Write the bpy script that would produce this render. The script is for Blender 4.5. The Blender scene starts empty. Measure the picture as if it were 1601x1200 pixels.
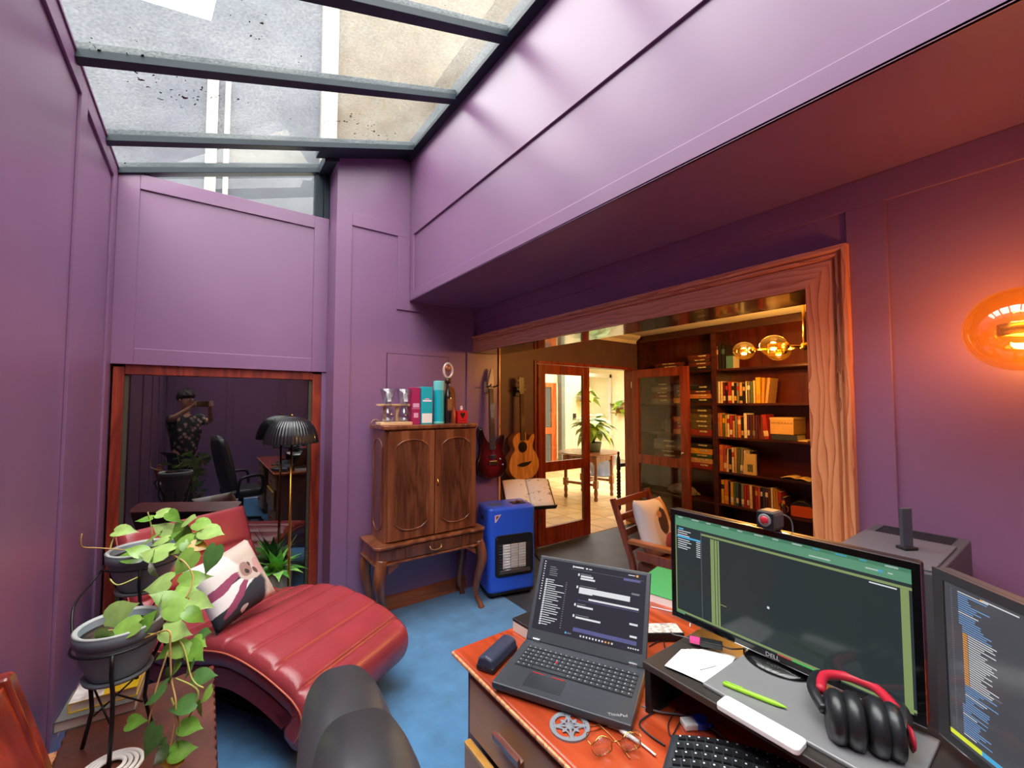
import bpy, bmesh, math, random
from mathutils import Vector, Matrix
random.seed(7)
rad = math.radians
sc = bpy.context.scene
COL = sc.collection
# ------------------------------------------------------------------ camera
cam_data = bpy.data.cameras.new('camera')
cam = bpy.data.objects.new('camera', cam_data); COL.objects.link(cam)
cam_data.sensor_width = 36.0; cam_data.lens = 664.24 / 1601 * 36.0
cam_data.clip_start = 0.02; cam_data.clip_end = 200
cam.location = (0, 0, 1.55)
cam.rotation_euler = (rad(90 + 2.694), 0, rad(-35.95))
sc.camera = cam
# ------------------------------------------------------------------ sky, exposure
SKY = 12.0
world = bpy.data.worlds.new('overcast_sky'); sc.world = world; world.use_nodes = True
bg = world.node_tree.nodes['Background']
bg.inputs[0].default_value = (1.0, 0.985, 0.95, 1)
wn, wl_ = world.node_tree.nodes, world.node_tree.links     # overcast sky, brighter overhead than at the horizon
w_tc = wn.new('ShaderNodeTexCoord'); w_sx = wn.new('ShaderNodeSeparateXYZ'); wl_.new(w_tc.outputs['Generated'], w_sx.inputs[0])
w_mr = wn.new('ShaderNodeMapRange'); w_mr.inputs[1].default_value = 0.0; w_mr.inputs[2].default_value = 1.0; w_mr.inputs[3].default_value = SKY / 3; w_mr.inputs[4].default_value = SKY
wl_.new(w_sx.outputs['Z'], w_mr.inputs[0]); wl_.new(w_mr.outputs[0], bg.inputs[1])
sc.view_settings.view_transform = 'Standard'; sc.view_settings.look = 'None'
sc.view_settings.gamma = 1.0; sc.view_settings.use_curve_mapping = False
sc.view_settings.exposure = 0.06
sc.cycles.max_bounces = 10; sc.cycles.diffuse_bounces = 6; sc.cycles.glossy_bounces = 4
sc.cycles.transparent_max_bounces = 16; sc.cycles.caustics_reflective = False; sc.cycles.caustics_refractive = False
sc.cycles.sample_clamp_indirect = 6.0
# ------------------------------------------------------------------ helpers
def lin(c):
    return tuple(((v / 255) / 12.92 if v <= 10 else (((v / 255) + 0.055) / 1.055) ** 2.4) for v in c[:3])
FW = Vector((math.sin(rad(35.95)) * math.cos(rad(2.694)), math.cos(rad(35.95)) * math.cos(rad(2.694)), math.sin(rad(2.694))))
RT = Vector((math.cos(rad(35.95)), -math.sin(rad(35.95)), 0)); UP = RT.cross(FW)
def ray(px, py): return FW + RT * ((px - 800.5) / 664.24) + UP * ((600 - py) / 664.24)
def depth(px, py, t): return Vector((0, 0, 1.55)) + ray(px, py) * t     # a point measured in the photograph at depth t
def on(px, py, axis, v):                                               # ... on a plane of the room
    d = ray(px, py); i = 'xyz'.index(axis); o = (0, 0, 1.55)
    return Vector(o) + d * ((v - o[i]) / d[i])

MATS = {}
def nodes_of(m):
    m.use_nodes = True
    return m.node_tree.nodes, m.node_tree.links, m.node_tree.nodes['Principled BSDF']
def sset(b, **k):
    for n, v in k.items():
        n = n.replace('_', ' ')
        for i in b.inputs:
            if i.name.lower() == n.lower(): i.default_value = v
def coords(nd, ln, scale=(1, 1, 1), rot=(0, 0, 0), kind='Object'):
    tc = nd.new('ShaderNodeTexCoord'); mp = nd.new('ShaderNodeMapping')
    mp.inputs['Scale'].default_value = scale; mp.inputs['Rotation'].default_value = rot
    ln.new(tc.outputs[kind], mp.inputs[0]); return mp.outputs[0]
def ramp(nd, ln, fac, stops):
    r = nd.new('ShaderNodeValToRGB'); e = r.color_ramp.elements
    while len(e) < len(stops): e.new(0.5)
    for el, (p, c) in zip(e, stops):
        el.position = p; el.color = (*lin(c), 1)
    ln.new(fac, r.inputs[0]); return r.outputs[0]
def M(name, col, rough=0.5, metal=0, spec=0.5, var=0.0, vscale=6, bump=0, bscale=60, coat=0, sheen=0, emit=None, estr=0, stretch=(1, 1, 1), alpha=1):
    if name in MATS: return MATS[name]
    m = bpy.data.materials.new(name); nd, ln, b = nodes_of(m)
    c = lin(col)
    sset(b, base_color=(*c, 1), roughness=rough, metallic=metal, specular_ior_level=spec, coat_weight=coat, sheen_weight=sheen)
    if var:
        n = nd.new('ShaderNodeTexNoise'); n.inputs['Scale'].default_value = vscale; n.inputs['Detail'].default_value = 5
        ln.new(coords(nd, ln, stretch), n.inputs['Vector'])
        lo = tuple(max(0, v * (1 - var)) for v in col); hi = tuple(min(255, v * (1 + var)) for v in col)
        ln.new(ramp(nd, ln, n.outputs[0], [(0.3, lo), (0.7, hi)]), b.inputs['Base Color'])
    if bump:
        n = nd.new('ShaderNodeTexNoise'); n.inputs['Scale'].default_value = bscale; n.inputs['Detail'].default_value = 4
        ln.new(coords(nd, ln, stretch), n.inputs['Vector'])
        bp = nd.new('ShaderNodeBump'); bp.inputs['Strength'].default_value = bump; bp.inputs['Distance'].default_value = 0.004
        ln.new(n.outputs[0], bp.inputs['Height']); ln.new(bp.outputs[0], b.inputs['Normal'])
    if emit:
        sset(b, emission_color=(*lin(emit), 1), emission_strength=estr)
    MATS[name] = m; return m
def wood(name, c1, c2, c3=None, axis='z', scale=1.0, rough=0.35, coat=0.2, rings=3.0):
    if name in MATS: return MATS[name]
    m = bpy.data.materials.new(name); nd, ln, b = nodes_of(m)
    st = {'x': (0.12, 1, 1), 'y': (1, 0.12, 1), 'z': (1, 1, 0.12)}[axis]
    v = coords(nd, ln, tuple(s * scale * 8 for s in st))
    n = nd.new('ShaderNodeTexNoise'); n.inputs['Scale'].default_value = 0.7; n.inputs['Detail'].default_value = 3; n.inputs['Distortion'].default_value = 0.6
    ln.new(v, n.inputs['Vector'])
    mu = nd.new('ShaderNodeMath'); mu.operation = 'MULTIPLY'; mu.inputs[1].default_value = rings * 4; ln.new(n.outputs[0], mu.inputs[0])
    fr = nd.new('ShaderNodeMath'); fr.operation = 'PINGPONG'; fr.inputs[1].default_value = 1.0; ln.new(mu.outputs[0], fr.inputs[0])
    f = nd.new('ShaderNodeTexNoise'); f.inputs['Scale'].default_value = 9; f.inputs['Detail'].default_value = 4; ln.new(v, f.inputs['Vector'])
    mx = nd.new('ShaderNodeMath'); mx.operation = 'MULTIPLY_ADD'; mx.inputs[1].default_value = 0.45
    ln.new(f.outputs[0], mx.inputs[0]); 
    sc2 = nd.new('ShaderNodeMath'); sc2.operation = 'MULTIPLY'; sc2.inputs[1].default_value = 0.6; ln.new(fr.outputs[0], sc2.inputs[0])
    ln.new(sc2.outputs[0], mx.inputs[2])
    col = ramp(nd, ln, mx.outputs[0], [(0.15, c1), (0.55, c2), (0.85, c3 or c2)])
    ln.new(col, b.inputs['Base Color'])
    bp = nd.new('ShaderNodeBump'); bp.inputs['Strength'].default_value = 0.12; bp.inputs['Distance'].default_value = 0.002
    ln.new(mx.outputs[0], bp.inputs['Height']); ln.new(bp.outputs[0], b.inputs['Normal'])
    sset(b, roughness=rough, coat_weight=coat, coat_roughness=0.15)
    MATS[name] = m; return m
def facing(nd, ln, base):      # Schlick reflectance that is the same from both sides of a pane
    f = nd.new('ShaderNodeLayerWeight'); f.inputs[0].default_value = 0.5
    p = nd.new('ShaderNodeMath'); p.operation = 'POWER'; p.inputs[1].default_value = 5; ln.new(f.outputs['Facing'], p.inputs[0])
    a = nd.new('ShaderNodeMath'); a.operation = 'MULTIPLY_ADD'; a.inputs[1].default_value = 1 - base; a.inputs[2].default_value = base; a.use_clamp = True
    ln.new(p.outputs[0], a.inputs[0]); return a
def thin_glass(name, tint=(255, 255, 255), gloss=0.10, rough=0.01, ior=1.45):
    if name in MATS: return MATS[name]
    m = bpy.data.materials.new(name); m.use_nodes = True; nd, ln = m.node_tree.nodes, m.node_tree.links; nd.clear()
    o = nd.new('ShaderNodeOutputMaterial'); t = nd.new('ShaderNodeBsdfTransparent'); g = nd.new('ShaderNodeBsdfGlossy'); x = nd.new('ShaderNodeMixShader')
    t.inputs[0].default_value = (*lin(tint), 1); g.inputs['Roughness'].default_value = rough
    a = facing(nd, ln, gloss + 0.02)
    ln.new(a.outputs[0], x.inputs[0]); ln.new(t.outputs[0], x.inputs[1]); ln.new(g.outputs[0], x.inputs[2]); ln.new(x.outputs[0], o.inputs[0])
    MATS[name] = m; return m
def glow(name, col, s):
    if name in MATS: return MATS[name]
    m = bpy.data.materials.new(name); nd, ln, b = nodes_of(m)
    sset(b, base_color=(*[v * 0.1 for v in lin(col)], 1), emission_color=(*lin(col), 1), emission_strength=s, roughness=0.6)
    MATS[name] = m; return m

class MB:
    def __init__(s): s.v = []; s.f = []; s.m = []; s.sm = []
    def add(s, vs, fs, mi=0, T=None, smooth=False):
        o = len(s.v)
        s.v += [tuple(T @ Vector(v)) for v in vs] if T is not None else [tuple(v) for v in vs]
        s.f += [tuple(i + o for i in f) for f in fs]; s.m += [mi] * len(fs); s.sm += [smooth] * len(fs)
        return s
    def box(s, x0, x1, y0, y1, z0, z1, mi=0, T=None):
        return s.add([(x0, y0, z0), (x1, y0, z0), (x1, y1, z0), (x0, y1, z0), (x0, y0, z1), (x1, y0, z1), (x1, y1, z1), (x0, y1, z1)],
                     [(0, 3, 2, 1), (4, 5, 6, 7), (0, 1, 5, 4), (1, 2, 6, 5), (2, 3, 7, 6), (3, 0, 4, 7)], mi, T)
    def prism(s, poly, a, b, axis='z', mi=0, T=None, smooth=False):
        # polygon (u, v) pushed from a to b along an axis: z -> (u, v, w), y -> (u, w, v), x -> (w, u, v)
        put = {'z': lambda u, v, w: (u, v, w), 'y': lambda u, v, w: (u, w, v), 'x': lambda u, v, w: (w, u, v)}[axis]
        n = len(poly); vs = [put(u, v, a) for u, v in poly] + [put(u, v, b) for u, v in poly]
        s.add(vs, [tuple(range(n))[::-1], tuple(range(n, 2 * n))], mi, T)
        o = len(s.v) - 2 * n
        for i in range(n):
            j = (i + 1) % n; s.f.append((o + i, o + j, o + n + j, o + n + i)); s.m.append(mi); s.sm.append(smooth)
        return s
    def lathe(s, prof, n=24, c=(0, 0, 0), mi=0, T=None, sx=1, sy=1, smooth=True, caps=True):
        vs = []; fs = []
        for r, z in prof:
            for k in range(n):
                a = 2 * math.pi * k / n; vs.append((c[0] + r * math.cos(a) * sx, c[1] + r * math.sin(a) * sy, c[2] + z))
        for i in range(len(prof) - 1):
            for k in range(n):
                k2 = (k + 1) % n; fs.append((i * n + k, i * n + k2, (i + 1) * n + k2, (i + 1) * n + k))
        if caps and prof[0][0] > 1e-5: fs.append(tuple(range(n))[::-1])
        if caps and prof[-1][0] > 1e-5: fs.append(tuple(range((len(prof) - 1) * n, len(prof) * n)))
        return s.add(vs, fs, mi, T, smooth)
    def tube(s, pts, r, n=8, closed=False, mi=0, T=None, caps=True):
        pts = [Vector(p) for p in pts]; N = len(pts); rs = r if isinstance(r, (list, tuple)) else [r] * N
        vs = []; fs = []; prev = None
        for i, p in enumerate(pts):
            a = pts[(i - 1) % N] if (closed or i) else pts[i]; b = pts[(i + 1) % N] if (closed or i < N - 1) else pts[i]
            t = (b - a); t = t.normalized() if t.length > 1e-9 else Vector((0, 0, 1))
            if prev is None:
                u = t.orthogonal().normalized()
            else:
                u = (prev - t * prev.dot(t)); u = u.normalized() if u.length > 1e-6 else t.orthogonal().normalized()
            prev = u; w = t.cross(u)
            for k in range(n):
                an = 2 * math.pi * k / n; vs.append(p + (u * math.cos(an) + w * math.sin(an)) * rs[i])
        for i in range(N if closed else N - 1):
            j = (i + 1) % N
            for k in range(n):
                k2 = (k + 1) % n; fs.append((i * n + k, i * n + k2, j * n + k2, j * n + k))
        if caps and not closed: fs.append(tuple(range(n))[::-1]); fs.append(tuple(range((N - 1) * n, N * n)))
        return s.add(vs, fs, mi, T, True)
    def cyl(s, p0, p1, r0, r1=None, n=14, mi=0, T=None):
        return s.tube([p0, p1], [r0, r0 if r1 is None else r1], n, mi=mi, T=T)
    def ball(s, c, r, n=14, sx=1, sy=1, sz=1, mi=0, T=None):
        return s.lathe([(max(0.0, r * math.sin(math.pi * i / n)), -r * math.cos(math.pi * i / n) * sz) for i in range(n + 1)], n * 2 if n < 12 else 24, c, mi, T, sx, sy)
    def grid(s, fn, nu, nv, mi=0, T=None, smooth=True, wrap=False):
        vs = [fn(i / (nu - 1), j / (nv - 1) if not wrap else j / nv) for i in range(nu) for j in range(nv)]
        fs = [(i * nv + j, (i + 1) * nv + j, (i + 1) * nv + (j + 1) % nv, i * nv + (j + 1) % nv) for i in range(nu - 1) for j in range(nv if wrap else nv - 1)]
        return s.add(vs, fs, mi, T, smooth)
    def data(s, name, mats):
        me = bpy.data.meshes.new(name); me.from_pydata(s.v, [], s.f)
        for m in (mats if isinstance(mats, (list, tuple)) else [mats]): me.materials.append(m)
        me.polygons.foreach_set('material_index', s.m); me.polygons.foreach_set('use_smooth', s.sm)
        me.update(); return me
    def build(s, name, mats, parent=None, bevel=0, loc=None, rot=None, angle=None, segs=2, fix=True, sub=0, label=None, kind=None):
        me = s.data(name, mats)
        if fix:
            bm = bmesh.new(); bm.from_mesh(me); bmesh.ops.remove_doubles(bm, verts=bm.verts, dist=1e-5)
            bmesh.ops.recalc_face_normals(bm, faces=bm.faces); bm.to_mesh(me); bm.free()
        if angle is not None:
            me.shade_smooth(); me.set_sharp_from_angle(angle=rad(angle))
        return link(name, me, parent, bevel, loc, rot, segs, sub, label, kind)
def link(name, me, parent=None, bevel=0, loc=None, rot=None, segs=2, sub=0, label=None, kind=None):
    o = bpy.data.objects.new(name, me); COL.objects.link(o)
    if parent is not None: o.parent = parent
    if loc is not None: o.location = loc
    if rot is not None: o.rotation_euler = rot
    if bevel:
        bv = o.modifiers.new('edge', 'BEVEL'); bv.width = bevel; bv.segments = segs; bv.limit_method = 'ANGLE'; bv.angle_limit = rad(40)
    if sub:
        sb = o.modifiers.new('smooth', 'SUBSURF'); sb.levels = sub; sb.render_levels = sub
    if label: o['label'] = label
    if kind: o['kind'] = kind
    return o
def tag(o, label, cat=None, group=None, kind=None):
    o['label'] = label
    if cat: o['category'] = cat
    if group: o['group'] = group
    if kind: o['kind'] = kind
    return o
def thing(name, label, cat, loc=(0, 0, 0), rotz=0, group=None, kind=None):
    o = bpy.data.objects.new(name, None); COL.objects.link(o); o.empty_display_size = 0.05
    o.location = loc; o.rotation_euler = (0, 0, rotz)
    return tag(o, label, cat, group, kind)
def Box(name, m, x0, x1, y0, y1, z0, z1, parent=None, bevel=0, loc=None, rot=None, kind=None):
    return MB().box(x0, x1, y0, y1, z0, z1).build(name, m, parent, bevel, loc, rot, kind=kind)
def struct(o, label, cat='structure'):
    return tag(o, label, cat, kind='structure')
def text_mesh(name, body, size, m, parent, loc, rot, depth_=0.0004, align='CENTER'):
    cu = bpy.data.curves.new(name, 'FONT'); cu.body = body; cu.size = size; cu.extrude = depth_; cu.align_x = align; cu.align_y = 'CENTER'
    cu.resolution_u = 2
    tmp = bpy.data.objects.new(name + '_tmp', cu); COL.objects.link(tmp)
    dg = bpy.context.evaluated_depsgraph_get(); me = bpy.data.meshes.new_from_object(tmp.evaluated_get(dg))
    bpy.data.objects.remove(tmp); me.materials.clear(); me.materials.append(m)
    return link(name, me, parent, 0, loc, rot)
def smoothcurve(pts, n=8):
    pts = [Vector(p) for p in pts]; out = []
    for i in range(len(pts) - 1):
        p0 = pts[max(i - 1, 0)]; p1 = pts[i]; p2 = pts[i + 1]; p3 = pts[min(i + 2, len(pts) - 1)]
        for k in range(n):
            t = k / n
            out.append(0.5 * ((2 * p1) + (p2 - p0) * t + (2 * p0 - 5 * p1 + 4 * p2 - p3) * t * t + (3 * p1 - p0 - 3 * p2 + p3) * t ** 3))
    out.append(pts[-1]); return out

# ------------------------------------------------------------------ materials of the room
purple = bpy.data.materials.new('purple_satin_paint'); nd, ln, b = nodes_of(purple)
sset(b, roughness=0.36, specular_ior_level=0.7)
n = nd.new('ShaderNodeTexNoise'); n.inputs['Scale'].default_value = 1.6; n.inputs['Detail'].default_value = 3; ln.new(coords(nd, ln), n.inputs['Vector'])
ln.new(ramp(nd, ln, n.outputs[0], [(0.3, (132, 95, 131)), (0.7, (140, 101, 136))]), b.inputs['Base Color'])
n2 = nd.new('ShaderNodeTexNoise'); n2.inputs['Scale'].default_value = 25; n2.inputs['Detail'].default_value = 2; ln.new(coords(nd, ln, (1, 1, 0.15)), n2.inputs['Vector'])
bp = nd.new('ShaderNodeBump'); bp.inputs['Strength'].default_value = 0.06; bp.inputs['Distance'].default_value = 0.003; ln.new(n2.outputs[0], bp.inputs['Height']); ln.new(bp.outputs[0], b.inputs['Normal'])
carpet = M('blue_carpet', (78, 134, 182), 0.95, spec=0.1, var=0.07, vscale=9, bump=0.8, bscale=320, sheen=0.3)
lib_floor = M('dark_slate_floor', (58, 60, 70), 0.55, var=0.12, vscale=5)
lib_paint = M('dark_library_paint', (92, 66, 72), 0.5, var=0.05)
white_ceil = M('white_ceiling_paint', (228, 220, 204), 0.7, var=0.03)
cream = M('cream_wall_paint', (236, 224, 186), 0.7, var=0.03)
steel = M('dark_slate_metal', (40, 52, 60), 0.5, spec=0.3)
win_wood = wood('red_brown_timber', (104, 30, 16), (140, 48, 26), (162, 64, 36), 'z', 1.0, 0.4)
def oak_grain(name, dark, mid, light, along):
    # open oak grain: narrow dark growth lines, pulled out along the board and bent into cathedral arches
    m = bpy.data.materials.new(name); nd, ln, b = nodes_of(m)
    sc_ = {'z': (1, 1, 0.16), 'y': (1, 0.16, 1)}[along]
    v = coords(nd, ln, sc_)
    w = nd.new('ShaderNodeTexWave'); w.wave_type = 'BANDS'; w.bands_direction = 'Y' if along == 'z' else 'Z'; w.wave_profile = 'SAW'
    w.inputs['Scale'].default_value = 13; w.inputs['Distortion'].default_value = 9; w.inputs['Detail'].default_value = 2; w.inputs['Detail Scale'].default_value = 1.6; w.inputs['Detail Roughness'].default_value = 0.4
    ln.new(v, w.inputs['Vector'])
    f = nd.new('ShaderNodeTexNoise'); f.inputs['Scale'].default_value = 120; f.inputs['Detail'].default_value = 3; ln.new(v, f.inputs['Vector'])
    a = nd.new('ShaderNodeMath'); a.operation = 'MULTIPLY_ADD'; a.inputs[1].default_value = 0.35; ln.new(f.outputs[0], a.inputs[0]); ln.new(w.outputs['Fac'], a.inputs[2])
    ln.new(ramp(nd, ln, a.outputs[0], [(0.14, dark), (0.38, mid), (0.9, light)]), b.inputs['Base Color'])
    sset(b, roughness=0.36, coat_weight=0.2, coat_roughness=0.2); MATS[name] = m; return m
oak = oak_grain('orange_oak', (158, 84, 46), (208, 134, 86), (226, 158, 108), 'z')
oak_h = oak_grain('orange_oak_long', (168, 98, 66), (204, 138, 102), (218, 156, 120), 'y')
mahog = wood('dark_mahogany', (38, 12, 10), (62, 23, 17), (76, 31, 22), 'y', 0.8, 0.35)
door_wood = wood('red_door_wood', (104, 34, 18), (134, 50, 28), (150, 62, 36), 'z', 0.8, 0.35)
black = M('black_plastic', (24, 24, 26), 0.42)
blackm = M('black_metal', (20, 20, 22), 0.35, 0.3)
brass = M('brass', (212, 160, 70), 0.25, 1.0)
chrome = M('chrome', (210, 212, 216), 0.12, 1.0)
paper = M('white_paper', (240, 240, 238), 0.7)
# ------------------------------------------------------------------ room shell
XL, YW, YP, XB, XR, XR2 = -0.455, 3.42, 3.19, 1.306, 1.906, 2.17
YB = -1.35     # wall behind the photographer
struct(Box('floor', carpet, XL - 0.05, 2.0, YB, 3.56, -0.06, 0.0), 'blue carpet covering the study floor', 'floor')
# left wall with raised stiles and rails
wl = thing('wall_left', 'tall dark purple panelled wall beside the red chaise', 'wall', kind='structure')
Box('panel_field', purple, XL - 0.1, XL - 0.012, YB, 3.56, 0, 2.97, wl)
ys = [3.29, 2.49, 1.60, 0.71, -0.18, -1.07]
for y0, y1 in ((3.29, 3.56), (2.49, 2.605), (1.60, 1.715), (0.71, 0.825), (-0.18, -0.065), (-1.07, -0.955)):
    Box('stile', purple, XL - 0.012, XL, y0, y1, 0.0, 2.97, wl, 0.002)
sp = [(2.605, 3.29), (1.715, 2.49), (0.825, 1.60), (-0.065, 0.71), (-0.955, -0.18), (YB, -1.07)]
for y0, y1 in sp:
    Box('top_rail', purple, XL - 0.012, XL, y0, y1, 2.87, 2.97, wl, 0.002)
    Box('bottom_rail', purple, XL - 0.012, XL, y0, y1, 0.0, 0.16, wl, 0.002)
# wall over the window
ww = thing('wall_back', 'purple panelled wall above the dark window, under the skylight gable', 'wall', kind='structure')
Box('panel_field', purple, XL, 0.745, YW + 0.012, YW + 0.14, 1.79, 2.97, ww)
for x0, x1 in ((XL, -0.353), (0.642, 0.745)): Box('stile', purple, x0, x1, YW, YW + 0.012, 1.79, 2.97, ww, 0.002)
Box('top_rail', purple, -0.353, 0.642, YW, YW + 0.012, 2.876, 2.97, ww, 0.002)
Box('bottom_rail', purple, -0.353, 0.642, YW, YW + 0.012, 1.79, 1.888, ww, 0.002)
# dark window
dark_pane = M('dark_glazing', (9, 9, 12), 0.015, spec=1.0); sset(dark_pane.node_tree.nodes['Principled BSDF'], ior=1.95)
w1 = thing('window_1', 'dark floor-length window in a red-brown timber frame behind the chaise', 'window', kind='structure')
Box('jamb', win_wood, XL + 0.012, -0.392, 3.44, 3.54, 0.0, 1.775, w1, 0.003)
Box('jamb', win_wood, 0.655, 0.715, 3.44, 3.54, 0.0, 1.775, w1, 0.003)
Box('head', win_wood, -0.392, 0.655, 3.445, 3.54, 1.73, 1.79, w1, 0.003)
Box('sill', win_wood, -0.392, 0.655, 3.44, 3.54, 0.0, 0.06, w1, 0.003)
Box('glass_pane', dark_pane, -0.392, 0.655, 3.48, 3.49, 0.06, 1.73, w1)
Box('glazing_bead', M('olive_grey_seal', (70, 66, 52), 0.5), -0.392, -0.372, 3.462, 3.48, 0.06, 1.73, w1)
Box('glazing_bead', MATS['olive_grey_seal'], 0.635, 0.655, 3.462, 3.48, 0.06, 1.73, w1)
Box('reveal', purple, 0.715, 0.745, 3.43, 3.56, 0.0, 1.79, w1)
Box('backing', black, XL, 0.745, 3.545, 3.56, 0.0, 1.79, w1)
# pier wall that carries the cabinet and the electric guitar
wp = thing('wall_pier', 'purple panelled pier wall behind the tall wooden cabinet', 'wall', kind='structure')
MB().prism([(0.757, 0), (XR2, 0), (XR2, 3.54), (XB, 3.54), (0.757, 2.97 + (0.757 - XL) * 0.33 - 0.01)], YP + 0.012, 3.60, 'y').build('panel_field', purple, wp)
Box('side_face', purple, 0.745, 0.757, YP + 0.012, 3.56, 0, 2.87, wp, 0.002)
Box('side_face', purple, 0.749, 0.757, YP + 0.012, 3.56, 2.876, 3.4, wp)
Box('stile', purple, 0.745, 0.855, YP, YP + 0.012, 0, 2.97, wp, 0.002)
Box('rail', purple, 0.855, 1.306, YP, YP + 0.012, 2.872, 2.97, wp, 0.002)
Box('stile', purple, 1.205, 1.306, YP, YP + 0.012, 2.29, 2.872, wp, 0.002)
Box('rail', purple, 1.306, XR, YP, YP + 0.012, 2.29, 2.365, wp, 0.002)
Box('stile', purple, 1.835, XR, YP, YP + 0.012, 0.0, 2.29, wp, 0.002)
ap = Box('access_panel', purple, 1.135, 1.655, YP + 0.004, YP + 0.02, 0.9, 1.938, wp, 0.003)
Box('shadow_gap', black, 1.130, 1.660, YP + 0.010, YP + 0.0125, 0.9, 1.943, wp)
Box('edge_strip', oak, XR2 - 0.004, XR2 + 0.014, YP - 0.002, 3.60, 0, 2.36, wp, 0.002)
bs = struct(MB().prism([(0, 0), (0.02, 0), (0.02, 0.075), (0.012, 0.1), (0, 0.105)], 0.86, 1.83, 'x', T=Matrix.Translation((0, YP + 0.012, 0)) @ Matrix.Scale(-1, 4, (0, 1, 0))).build('baseboard_back', wood('skirting_oak', (120, 62, 34), (158, 88, 52), (176, 104, 64), 'x', 0.9, 0.4)), 'orange-brown timber skirting board under the tall cabinet', 'skirting')
# bulkhead
bk = thing('wall_bulkhead', 'pale lit purple bulkhead running under the skylight edge', 'wall', kind='structure')
Box('panel_field', purple, XB + 0.012, XR2, YB, YP, 2.372, 3.62, bk)
Box('upper_board', purple, XB, XB + 0.012, YB, YP, 2.888, 3.60, bk, 0.002)
Box('bottom_rail', purple, XB, XB + 0.012, YB, YP, 2.365, 2.44, bk, 0.002)
Box('stile', purple, XB, XB + 0.012, 3.12, YP, 2.44, 2.888, bk, 0.002)
Box('soffit_board', purple, XB, XR, YB, YP, 2.365, 2.373, bk)
# wall with the wide opening to the library
wr = thing('wall_right', 'purple panelled wall around the wide opening to the library', 'wall', kind='structure')
Box('panel_field', purple, XR + 0.012, XR2, YB, 0.645, 0, 2.372, wr)
Box('lintel', purple, XR + 0.012, XR2, 0.645, YP, 2.012, 2.372, wr)
Box('top_rail', purple, XR, XR + 0.012, YB, YP, 2.262, 2.365, wr, 0.002)
Box('stile', purple, XR, XR + 0.012, 0.41, 0.525, 0, 2.262, wr, 0.002)
Box('stile', purple, XR, XR + 0.012, -0.50, -0.385, 0, 2.262, wr, 0.002)
Box('bottom_rail', purple, XR, XR + 0.012, -0.385, 0.41, 0, 0.16, wr, 0.002)
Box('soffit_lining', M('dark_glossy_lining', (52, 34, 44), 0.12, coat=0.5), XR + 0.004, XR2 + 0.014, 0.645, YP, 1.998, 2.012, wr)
Box('jamb_lining', oak, XR + 0.004, XR2 + 0.014, 0.645, 0.66, 0, 1.998, wr)
# casing: swept profile (distance from opening, proud of wall)
prof = [(0.0, 0.0), (0.0, 0.022), (0.088, 0.022), (0.094, 0.014), (0.10, 0.028), (0.108, 0.03), (0.112, 0.022), (0.122, 0.038), (0.136, 0.038), (0.138, 0.0)]
tc_ = thing('trim_1', 'orange oak architrave framing the wide library opening', 'trim', kind='structure')
mb = MB(); k = len(prof); vs = []; fs = []
for end in (0, 1):
    for w, t in prof: vs.append((XR + 0.012 - t - 0.006, YP - 0.004 if end == 0 else 0.655 - w, 2.0 + w))
for i in range(k): j = (i + 1) % k; fs.append((i, j, k + j, k + i))
fs += [tuple(range(k)), tuple(range(k, 2 * k))]
MB().add(vs, fs).build('head_casing', oak_h, tc_, angle=30)
vs = []
for end in (0, 1):
    for w, t in prof: vs.append((XR + 0.012 - t - 0.006, 0.655 - w, 0.0 if end == 0 else 2.0 + w))
MB().add(vs, fs).build('side_casing', oak, tc_, angle=30)
# wall behind the photographer
wb = thing('wall_rear', 'dark purple panelled wall behind the desk chair', 'wall', kind='structure')
Box('panel_field', purple, XL - 0.1, XR2, YB - 0.1, YB - 0.012, 0, 3.6, wb)
for x0 in (XL, 0.30, 1.05, 1.80): Box('stile', purple, x0, x0 + 0.1, YB - 0.012, YB, 0, 3.0, wb, 0.002)
# skylight: sloping glass from the left wall up to the bulkhead
SL = 0.33
def zr(x): return 2.97 + (x - XL) * SL
sk = thing('skylight', 'sloping glazed skylight with dark slate metal glazing bars', 'skylight', kind='structure')
def bar(name, y0, y1, x0, x1, d0, d1): # a bar following the slope
    MB().prism([(x0, zr(x0) - d0), (x1, zr(x1) - d0), (x1, zr(x1) + d1), (x0, zr(x0) + d1)], y0, y1, 'y').build(name, steel, sk, 0.002)
for y in (3.045, 2.375, 1.80, 1.2, 0.6, 0.0, -0.6, -1.2):
    bar('glazing_bar', y - 0.03, y + 0.03, XL, XB + 0.04, 0.035, 0.03)
bar('glazing_bar', 3.40, 3.47, XL, 0.745, 0.035, 0.03)
bar('pier_bar', 3.075, 3.21, 0.60, XB + 0.04, 0.02, 0.03)
Box('top_channel', steel, XB - 0.055, XB + 0.02, YB, 3.21, zr(XB) - 0.045, zr(XB) + 0.06, sk, 0.003)
bar('side_channel', 3.2, 3.47, 0.66, 0.76, 0.045, 0.03)
Box('gable_post', steel, 0.64, 0.70, 3.42, 3.48, 2.97, zr(0.66), sk, 0.003)
Box('gable_post', steel, 0.705, 0.745, 3.425, 3.48, 2.97, zr(0.70), sk, 0.003)
Box('bottom_channel', purple, XL - 0.1, XL + 0.006, YB, 3.5, 2.962, 2.975, sk)
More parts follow.
